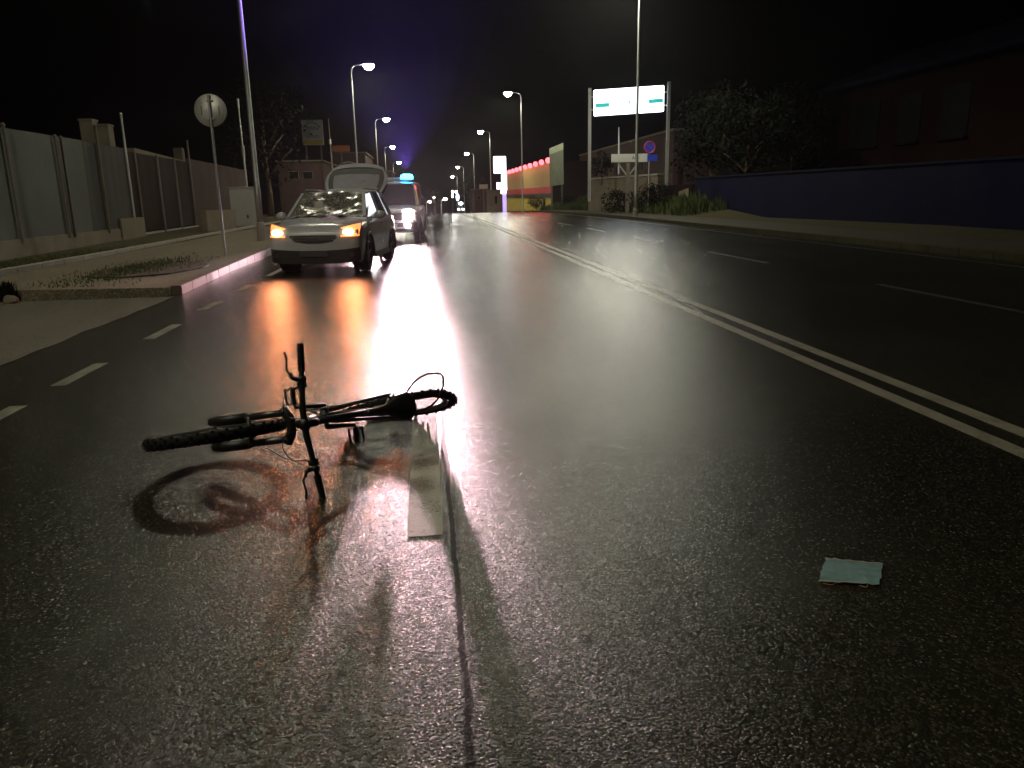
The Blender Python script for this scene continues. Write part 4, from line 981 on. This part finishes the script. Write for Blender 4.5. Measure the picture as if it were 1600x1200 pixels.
# buildings left, behind the SUV
def block(name, x0, yt, x1, yb, Y, depth, m, label, wins=(), roofm='poledark', arch=False):
    a = aty(x0, yb, Y); b = aty(x1, yt, Y); W_ = b.x - a.x; cx = (a.x + b.x) / 2; g = min(a.z, rz(Y)); H_ = b.z - g
    r = empty(name, (cx, Y, g - .5)); tag(r, label, 'building'); H_ += .5
    mb = MB(); mb.box((0, depth / 2, H_ / 2), (W_, depth, H_)); mb.build('wall', m, r)
    mb = MB(); mb.box((0, depth / 2, H_ + .06), (W_ + .3, depth + .3, .12)); mb.build('roof', roofm, r)
    for (u0, v0, u1, v1) in wins:
        p = aty(u0, v1, Y); q = aty(u1, v0, Y)
        mb = MB(); mb.box(((p.x + q.x) / 2 - cx, -.01, (p.z + q.z) / 2 - g + .5), (q.x - p.x, .06, q.z - p.z)); w = mb.build('window', 'window', r)
        mb = MB(); mb.tube([Vector((x, -.03, z - g + .5)) for x, z in ((p.x - cx, p.z), (q.x - cx, p.z), (q.x - cx, q.z), (p.x - cx, q.z))], .04, 4, closed=True); mb.build('frame', 'plaster', w)
    return r
block('workshop', 440, 252, 503, 330, 72, 12, 'plaster_dark', 'dim rendered workshop low behind the wreck at the left', [(452, 268, 466, 280), (474, 268, 488, 280)])
r = block('arched_hall', 522, 239, 570, 320, 92, 14, 'plaster_dark', 'grey hall with an arched opening, between the two nearest lit left lamps')
p = aty(545, 262, 92) - r.location; mb = MB(); mb.tube([(p.x + 1.6 * math.cos(t), -.06, p.z - 1.0 + 1.6 * math.sin(t)) for t in lin(0, PI, 16)], .12, 6); mb.build('arch_moulding', 'concrete', r)
block('far_house', 574, 268, 612, 325, 120, 12, 'plaster_dark', 'dark far house low beside the raised tailgate')

# ============================================================ RIGHT SIDE
# yellow building with red bulbs
XB = 15.2; ya, yb_ = atx(862, 300, XB).y, atx(789, 300, XB).y
r = empty('yellow_shop', (XB, ya, rz(ya))); tag(r, 'long yellow and red shop front with a string of red bulbs along its top edge', 'building')
zr = lambda py, px, y: atx(px, py, XB).z - rz(ya)
zt = zr(252, 860, ya); Lb = yb_ - ya
def wallband(z0, z1, off, m, name, z0b=None, z1b=None):
    z0b = z0 if z0b is None else z0b; z1b = z1 if z1b is None else z1b
    mb = MB(); mb.prism([(off, 0, z0), (off, Lb, z0b), (off, Lb, z1b), (off, 0, z1)], (.06, 0, 0)); return mb.build(name, m, r)
mb = MB(); mb.box((5, Lb / 2, zt / 2 - 1.5), (9.9, Lb, zt + 2.9)); mb.build('wall', 'yellowwall', r)
mb = MB(); mb.box((5, -.06, zt / 2 - 1.5), (10, .1, zt + 2.9)); mb.build('end_shade', 'net', r)  # dark sheet over the yellow end face, shade put into its colour
wallband(zt * .42, zt, -.06, 'creamwall', 'fascia'); wallband(zt * .36, zt * .50, -.14, 'redband', 'red_band'); wallband(zt * .28, zt * .36, -.14, 'blackband', 'black_band')
nb = 11
for i in range(nb):
    mb = MB(); y = .5 + (Lb - 1) * i / (nb - 1); mb.ball((-.32, y, zt + .1), .33, 12, 8); mb.tube([(-.32, y, zt + .1), (0, y, zt - .15)], .04, 6); b_ = mb.build('red_bulb', 'redbulb', r, smooth=True)
mb = MB(); mb.box((-.03, 6, .2), (.06, 1.6, 2.6)); mb.build('door', 'blackband', r)
rl = bpy.data.lights.new('bulb_glow', 'AREA'); rl.shape = 'RECTANGLE'; rl.size = .25; rl.size_y = Lb - 2; rl.energy = 420; rl.color = (1, .03, .04)
rlo = bpy.data.objects.new('bulb_glow', rl); C.objects.link(rlo); rlo.parent = r; rlo.location = (-.35, Lb / 2, zt - .02); rlo.rotation_euler = (0, R(20), 0)

# totem
Y = 100
a, b = rect_px(771.5, 244, 790.5, 271, Y); cx = (a.x + b.x) / 2; r = empty('lit_totem_sign', (cx, Y, rz(Y))); tag(r, 'brilliant white lit totem sign on a violet lit post, left of the red bulbs', 'sign'); z0 = rz(Y); W_ = b.x - a.x
mb = MB(); mb.box((0, .15, (a.z + b.z) / 2 - z0), (W_, .3, b.z - a.z)); mb.build('sign_box', 'signlit2', r, bevel=.06)
p1 = aty(787.5, 272, Y); p2 = aty(787.5, 325, Y); pm = aty(786, 298, Y); pw = 5.5 / 1200 * Y
mb = MB(); mb.box((p1.x - cx, .1, (p1.z + pm.z) / 2 - z0), (pw * 1.5, .3, p1.z - pm.z)); mb.build('upper_post', 'signlit2', r, bevel=.03)
mb = MB(); mb.box((p1.x - cx, .1, (p2.z + pm.z) / 2 - z0 - .3), (pw, .3, pm.z - p2.z + .5)); mb.build('neon_post', 'violetlit', r, bevel=.03)
for (u0, v0, u1, v1) in ((776, 285, 780, 296), (781, 285, 785, 296), (782, 297, 786, 303), (787, 297, 791, 302)):
    p, q = rect_px(u0, v0, u1, v1, Y); mb = MB(); mb.box(((p.x + q.x) / 2 - cx, -.1, (p.z + q.z) / 2 - z0), (q.x - p.x, .15, q.z - p.z)); mb.build('price_panel', 'signlit2', r, bevel=.03)

# blank hoarding
Y = 84; p = [aty(858.5, 232, Y), aty(880, 223, Y - 3), aty(881, 288, Y - 3), aty(860, 291, Y)]
r = empty('hoarding', (p[3].x, Y, rz(Y))); tag(r, 'tall dark blank hoarding with a pale top strip, right of the yellow shop', 'hoarding')
pp = [q - r.location for q in p]
mb = MB(); mb.prism(pp, (0, .25, 0)); mb.build('panel', 'hoard', r)
mb = MB(); q0, q1 = pp[0], pp[1]; off = Vector((0, -.03, 0)); mb.prism([q0 + off, q1 + off, q1 + off + (pp[2] - q1) * .16, q0 + off + (pp[3] - q0) * .16], (0, .02, 0)); mb.build('top_strip', 'hoardpale', r)
for q in (pp[3].lerp(pp[2], .12), pp[3].lerp(pp[2], .88)):
    mb = MB(); mb.bar((q.x, q.y + .12, q.z), (q.x, q.y + .12, -.4), .16, .16); mb.build('leg', 'hoard', r)

# pale building behind the bank
X_ = 19.5; y0, y1 = atx(1052, 240, X_).y, atx(906, 240, X_).y
r = empty('pale_warehouse', (X_, y0, rz(y0))); tag(r, 'pale rendered warehouse wall behind the grassy bank, under the lit billboard', 'building')
z0 = atx(1052, 203, X_).z - rz(y0); z1 = atx(906, 243, X_).z - rz(y0)
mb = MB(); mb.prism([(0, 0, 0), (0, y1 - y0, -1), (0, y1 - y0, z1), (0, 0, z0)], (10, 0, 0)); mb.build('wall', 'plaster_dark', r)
mb = MB(); mb.prism([(-.1, -.1, z0 - .05), (-.1, y1 - y0 + .1, z1 - .05), (-.1, y1 - y0 + .1, z1 + .12), (-.1, -.1, z0 + .12)], (10.2, 0, 0)); mb.build('parapet', 'plaster', r)
for t in (.25, .5, .75):
    mb = MB(); mb.box((-.01, (y1 - y0) * t, z0 * .62), (.05, 1.4, .7)); mb.build('window', 'window', r)

# stone retaining wall with shrubs
a = gnd(918, 326, .3); 
r = empty('retaining_wall', (15.4, 56, .5)); tag(r, 'rough stone retaining wall on the grassy bank beneath the billboard posts', 'wall')
a = aty(919, 281, 62) - r.location; b = aty(1028, 274, 50) - r.location
mb = MB(); mb.prism([(a.x, a.y, -.8), (b.x, b.y, -.8), (b.x, b.y, b.z), (a.x, a.y, a.z)], (.5, .5, 0)); mb.build('wall', 'stone', r, bevel=.03)
mb = MB(); mb.prism([(a.x - .05, a.y - .05, a.z + .0), (b.x - .05, b.y - .05, b.z + .0), (b.x - .05, b.y - .05, b.z + .12), (a.x - .05, a.y - .05, a.z + .12)], (.62, .62, 0)); mb.build('coping', 'concrete', r, bevel=.02)

# lit billboard
Yb = 57; c = [aty(928.5, 140.5, Yb), aty(1038, 133, Yb - 1.5), aty(1037.5, 174, Yb - 1.5), aty(929, 181, Yb)]
org = Vector((c[3].x, Yb, rz(Yb))); r = empty('lit_billboard', org); tag(r, 'wide glowing white billboard with teal bands on two tall posts', 'billboard')
cc = [q - org for q in c]; back = Vector((0, .35, 0))
mb = MB(); mb.prism(cc, back); mb.build('panel', 'signlit', r, bevel=.04)
def onp(u, v, off=-.03): return cc[0].lerp(cc[1], u).lerp(cc[3].lerp(cc[2], u), v) + Vector((0, off, 0))
for (u0, v0, u1, v1, m, nm) in ((.01, .53, .22, .69, 'teallit', 'teal_band'), (.78, .50, .985, .66, 'teallit', 'teal_band'), (.49, .50, .515, .62, 'teallit', 'teal_mark')):
    mb = MB(); mb.prism([onp(u0, v0), onp(u1, v0), onp(u1, v1), onp(u0, v1)], (0, .02, 0)); mb.build(nm, m, r)
mb = MB()
for u in (.22, .235, .25, .285, .30, .315): mb.prism([onp(u, .10), onp(u + .008, .10), onp(u + .008, .135), onp(u, .135)], (0, .02, 0))
mb.build('small_print', 'inklit', r)
for (u0, v0, v1, Yp) in ((922.5, 137, 282, Yb), (1047, 127, 260, Yb - 1.5)):
    t = aty(u0, v0, Yp) - org; b = aty(u0 + 1, v1, Yp) - org
    mb = MB(); mb.bar((t.x, t.y + .2, t.z), (t.x, t.y + .2, b.z - 1.5), .2, .2); mb.build('post', 'steel', r)
for v in (.25, .75):
    mb = MB(); l_ = onp(-.06, v, .25); rr_ = onp(1.08, v, .25); mb.bar(l_, onp(.02, v, .25), .08, .08); mb.bar(onp(.98, v, .25), rr_, .08, .08); mb.build('cross_bar', 'steel', r)

# direction sign, no-parking sign
Y = 50; a, b = rect_px(955, 240, 1012, 254, Y); cx = aty(982, 250, Y).x; org = Vector((cx, Y, .7)); r = empty('direction_sign', org); tag(r, 'dull white horizontal direction sign on a braced post, behind the right lamp pole', 'sign')
mb = MB(); mb.box(((a.x + b.x) / 2 - cx, 0, (a.z + b.z) / 2 - .7), (b.x - a.x, .12, b.z - a.z)); mb.build('panel', 'signwhite', r, bevel=.02)
text('lettering', 'ACI', .30, 'ink', r, (.45, -.07, (a.z + b.z) / 2 - .7), (R(90), 0, 0))
mb = MB(); zb = a.z - .7; mb.bar((0, .1, -.6), (0, .1, zb + .2), .22, .22); mb.build('post', 'poledark', r)
mb = MB(); mb.bar((0, .1, zb - .9), (-.7, .1, zb), .08, .08); mb.bar((0, .1, zb - .9), (.7, .1, zb), .08, .08); mb.build('brace', 'steel', r)
Y = 47; q = aty(1015, 230, Y); org = Vector((q.x, Y, .5)); r = empty('no_parking_sign', org); tag(r, 'round blue and red no parking sign with small plate, right of the direction sign', 'road sign'); zc = q.z - .5; rd = .36
mb = MB(); mb.cyl((0, 0, zc), (0, .02, zc), rd, 32); mb.build('sign_disc', 'signblue', r)
mb = MB(); mb.tube([(rd * .9 * math.cos(t), -.012, zc + rd * .9 * math.sin(t)) for t in lin(0, 2 * PI, 33)[:-1]], .035, 6, closed=True); mb.bar((-rd * .62, -.014, zc + rd * .62), (rd * .62, -.014, zc - rd * .62), .02, .06, up=(0, 1, 0)); mb.build('red_ring', 'signred', r)
mb = MB(); mb.box((.18, 0, zc - .62), (.62, .02, .36)); mb.build('small_plate', 'signblue', r)
mb = MB(); mb.tube([(0, .05, -.6), (0, .05, zc + .3)], .035, 10); mb.build('pole', 'steel', r)

# trees
def tree(name, x, y, zb, h, rad, label, n=3500, m='leaf', squash=1.0, trunk=.35, group=None):
    r = empty(name, (x, y, zb)); tag(r, label, 'tree', group)
    mb = MB(); th = h * trunk
    mb.tube([(0, 0, -.3), (.05, .03, th * .5), (-.04, .05, th), (0, 0, h * .8)], [h * .03, h * .022, h * .017, h * .006], 10)
    for k in range(7):
        a = k * 2.4; z = th * (.8 + .12 * k); e = Vector((math.cos(a) * rad * .6, math.sin(a) * rad * .6, min(h * .85, z + h * .22))); mb.tube([(0, 0, z), (e.x * .5, e.y * .5, z + (e.z - z) * .6), e], [h * .012, h * .008, h * .003], 6)
    mb.build('trunk', 'bark', r, smooth=True)
    cl = []
    for k in range(26):
        while True:
            v = Vector((random.uniform(-1, 1), random.uniform(-1, 1), random.uniform(-1, 1)))
            if .3 < v.length < 1: break
        cl.append((Vector((v.x * rad * .85, v.y * rad * .85, th + (h - th) * .5 + v.z * (h - th) * .48 * squash)), random.uniform(.25, .5) * rad))
    mb = MB()
    for i in range(n):
        c, cr = random.choice(cl); v = Vector((random.gauss(0, 1), random.gauss(0, 1), random.gauss(0, 1))).normalized() * cr * random.uniform(.6, 1.05); p = c + v
        s = random.uniform(.10, .22) * (1 if h > 3 else .5); a = Vector((random.gauss(0, 1), random.gauss(0, 1), random.gauss(0, 1))).normalized(); b = a.cross(Vector((random.gauss(0, 1), random.gauss(0, 1), 1))).normalized()
        mb.add([p - a * s, p + b * s * .5, p + a * s, p - b * s * .5], [(0, 1, 2, 3)])
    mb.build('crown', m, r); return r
p = aty(1110, 325, 50); tree('broadleaf_tree', p.x, 50, .2, 7.2, 2.9, 'dark leafy tree right of the lit billboard post')
p = aty(1165, 325, 46); tree('broadleaf_tree', p.x, 46, .2, 6.6, 3.0, 'black tree between the blue wall and the billboard tree')
p = aty(1235, 320, 52); tree('broadleaf_tree', p.x, 52, .2, 7.5, 3.2, 'black tree left of the dark red house')
p = aty(422, 320, 60); tree('broadleaf_tree', p.x, 60, .2, 9.5, 3.2, 'dim bare looking tree right of the tall left lamp pole', n=1700)
p = aty(940, 276, 58); tree('shrub', p.x, 58, p.z - .3, 2.0, .9, 'dark round shrub growing on the retaining wall', n=1200, trunk=.2)
for i, (px, Y, lb) in enumerate(((1005, 49, 'olive bush at the foot of the direction sign'), (960, 52, 'low olive bush on the bank left of the lamp pole'), (1030, 47, 'olive bush beneath the no parking sign'), (890, 78, 'low bush below the blank hoarding'), (838, 88, 'low bush at the foot of the yellow shop wall'))):
    p = aty(px, 300, Y); tree('shrub', p.x, Y, bankz(p.x, Y) - .1, 1.5 if i != 3 else 1.2, 1.0, lb, n=900, trunk=.15)
for (px, Y, h, lb) in ((750, 165, 8, 'far dark tree left of the totem sign'), (735, 190, 7, 'far dark tree above the distant car'), (680, 230, 7, 'far dark tree at the end of the road'), (655, 210, 7, 'far dark tree right of the police vehicle')):
    p = aty(px, 320, Y); tree('broadleaf_tree', p.x, Y, rz(Y), h, 4.0, lb, n=1200)
block('roadside_kiosk', 766, 298, 786, 326, 112, 6, 'plaster', 'small pale building at the foot of the totem sign', [(773, 306, 777, 318)])
block('far_depot', 742, 296, 766, 328, 150, 10, 'plaster_dark', 'dim far building between the totem and the road end', [(746, 306, 750, 312), (755, 306, 759, 312)])
a, b = rect_px(749, 288, 762, 295, 140); r = empty('grey_sign', ((a.x + b.x) / 2, 140, rz(140))); tag(r, 'small unlit grey sign board over the far dim building', 'sign'); zc = (a.z + b.z) / 2 - rz(140)
mb = MB(); mb.box((0, 0, zc), (b.x - a.x, .2, b.z - a.z)); mb.build('panel', 'signwhite', r); mb = MB(); mb.bar((0, .1, -.5), (0, .1, zc), .2, .2); mb.build('post', 'poledark', r)

# blue wall and dark red house
r = empty('blue_wall', (16.8, 30, .1)); tag(r, 'long blue painted wall beyond the far pavement', 'wall')
a = Vector((15.9, 45, .1)) - r.location; b = Vector((17.4, 12, .1)) - r.location
mb = MB(); mb.bar((a.x, a.y, .95), (b.x, b.y, .95), .25, 2.1); mb.build('wall', 'bluewall', r, bevel=.02)
mb = MB(); mb.bar((a.x, a.y, 2.05), (b.x, b.y, 2.05), .36, .10); mb.build('coping', 'eave', r, bevel=.02)
r = empty('graffiti_wall', (15.3, 48, .1)); tag(r, 'short dull red and white patched wall at the left end of the blue wall', 'wall')
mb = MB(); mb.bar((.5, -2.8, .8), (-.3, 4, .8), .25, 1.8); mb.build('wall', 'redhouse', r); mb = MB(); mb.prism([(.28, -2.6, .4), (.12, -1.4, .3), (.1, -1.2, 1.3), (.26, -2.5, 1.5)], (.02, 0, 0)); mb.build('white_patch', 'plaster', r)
XH = 27; y0 = atx(1600, 200, XH).y - 6; y1 = atx(1292, 200, XH).y
org = Vector((XH, y0, 0)); r = empty('dark_red_house', org); tag(r, 'unlit dark red house with tall windows behind the blue wall', 'house'); Lh = y1 - y0; zt = atx(1292, 150, XH).z
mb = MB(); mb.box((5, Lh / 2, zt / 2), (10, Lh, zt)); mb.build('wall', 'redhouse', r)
mb = MB(); mb.prism([(-.8, -.5, zt), (-.8, Lh + .8, zt), (-.8, Lh + .8, zt + .25), (-.8, -.5, zt + .25)], (11.6, 0, 0)); mb.prism([(-.8, Lh + .8, zt + .25), (5, Lh + .8, zt + 2.6), (10.8, Lh + .8, zt + .25)], (0, -Lh - 1.3, 0)); mb.build('roof', 'eave', r)
for (u0, u1) in ((1328, 1373), (1403, 1437), (1470, 1512)):
    ya_, yb2 = atx(u1, 200, XH).y - y0, atx(u0, 200, XH).y - y0; v0 = atx(1350, 162, XH).z; v1 = atx(1350, 230, XH).z
    mb = MB(); mb.box((-.01, (ya_ + yb2) / 2, (v0 + v1) / 2), (.06, yb2 - ya_, v0 - v1)); w = mb.build('window', 'window', r)
    mb = MB(); mb.box((-.1, (ya_ + yb2) / 2, v1 - .06), (.22, yb2 - ya_ + .2, .1)); mb.build('sill', 'redhouse', w)

# distant white car lights and traffic signals
Y = 205
p = aty(720, 330, Y); r = empty('distant_car', (p.x, Y, p.z - .2)); tag(r, 'distant pale car with its headlamps on at the end of the road', 'car')
mb = MB(); rows = []
for y, z, w in ((0, .75, .75), (.3, .85, .85), (1.1, .95, .87), (1.8, 1.45, .68), (3, 1.48, .68), (3.9, 1.0, .8), (4.2, .8, .78)): rows.append([Vector((-w, y, .25)), Vector((-w, y, min(z, .9))), Vector((-w * .85, y, z)), Vector((w * .85, y, z)), Vector((w, y, min(z, .9))), Vector((w, y, .25))])
mb.grid(rows, closed=True); mb.add(rows[0], [(0, 1, 2, 3, 4, 5)]); mb.add(rows[-1], [(5, 4, 3, 2, 1, 0)]); mb.build('body', 'carsilver', r)
for s in (-1, 1):
    mb = MB(); mb.box((s * .6, -.03, .7), (.34, .08, .2)); mb.build('headlight', 'lamplens', r)
    for yy in (.8, 3.3): mb = MB(); mb.cyl((s * .65, yy, .32), (s * .86, yy, .32), .32, 16); mb.build('wheel', 'rubber', r)
def glow_sign(px, py, w, h, Y, m, name, label, cat):
    p = aty(px, py, Y); g = rz(Y); r = empty(name, (p.x, Y, g)); tag(r, label, cat); s = Y / 1200
    mb = MB(); mb.ball((0, 0, p.z - g), .5, 12, 8, (w * s, .3, h * s)); mb.build('lamp', m, r, smooth=True)
    mb = MB(); mb.bar((0, .2, -.5), (0, .2, p.z - g), .12, .12); mb.build('post', 'poledark', r)
M['bluewhite'] = mat('lit_bluewhite_sign', (.6, .7, 1), .4, emit=(.72, .86, 1.0), es=8); M['bluewhite'].cycles.emission_sampling = 'NONE'
glow_sign(715, 308, 5, 11, 200, 'bluewhite', 'far_lit_sign', 'narrow blue white lit sign at the end of the road', 'sign')
glow_sign(720, 318, 7, 5, 202, 'bluewhite', 'distant_floodlight', 'squat white lamp just above the distant car', 'lamp')
for px, py, lb in ((707, 300, 'upper left of three tiny white lamps above the far lit sign'), (713, 300, 'upper right of three tiny white lamps above the far lit sign'), (707, 306, 'lower left of three tiny white lamps beside the far lit sign')):
    glow_sign(px, py, 2.6, 3.6, 215, 'lamplens', 'distant_lamp', lb, 'lamp')
for px, py, lb in ((650, 306, 'leftmost tiny pinkish lamp just right of the police vehicle'), (678, 309, 'tiny lamp between the police vehicle and the hooked lamp')):
    glow_sign(px, py, 2, 2, 230, 'lamplens', 'distant_lamp', lb, 'lamp')

# ============================================================ HAZE
mb = MB(); mb.box((0, 135, 6.5), (330, 320, 26)); hz = mb.build('haze', 'soil'); hz.data.materials.clear()
hm = bpy.data.materials.new('night_haze'); hm.use_nodes = True; nt = hm.node_tree
for n_ in list(nt.nodes):
    if n_.type == 'BSDF_PRINCIPLED': nt.nodes.remove(n_)
pv = nt.nodes.new('ShaderNodeVolumePrincipled'); pv.inputs['Color'].default_value = (.9, .92, 1, 1); pv.inputs['Density'].default_value = 0.0002; pv.inputs['Anisotropy'].default_value = 0.72
nt.links.new(pv.outputs[0], [n_ for n_ in nt.nodes if n_.type == 'OUTPUT_MATERIAL'][0].inputs['Volume'])
hz.data.materials.append(hm); tag(hz, kind='stuff')
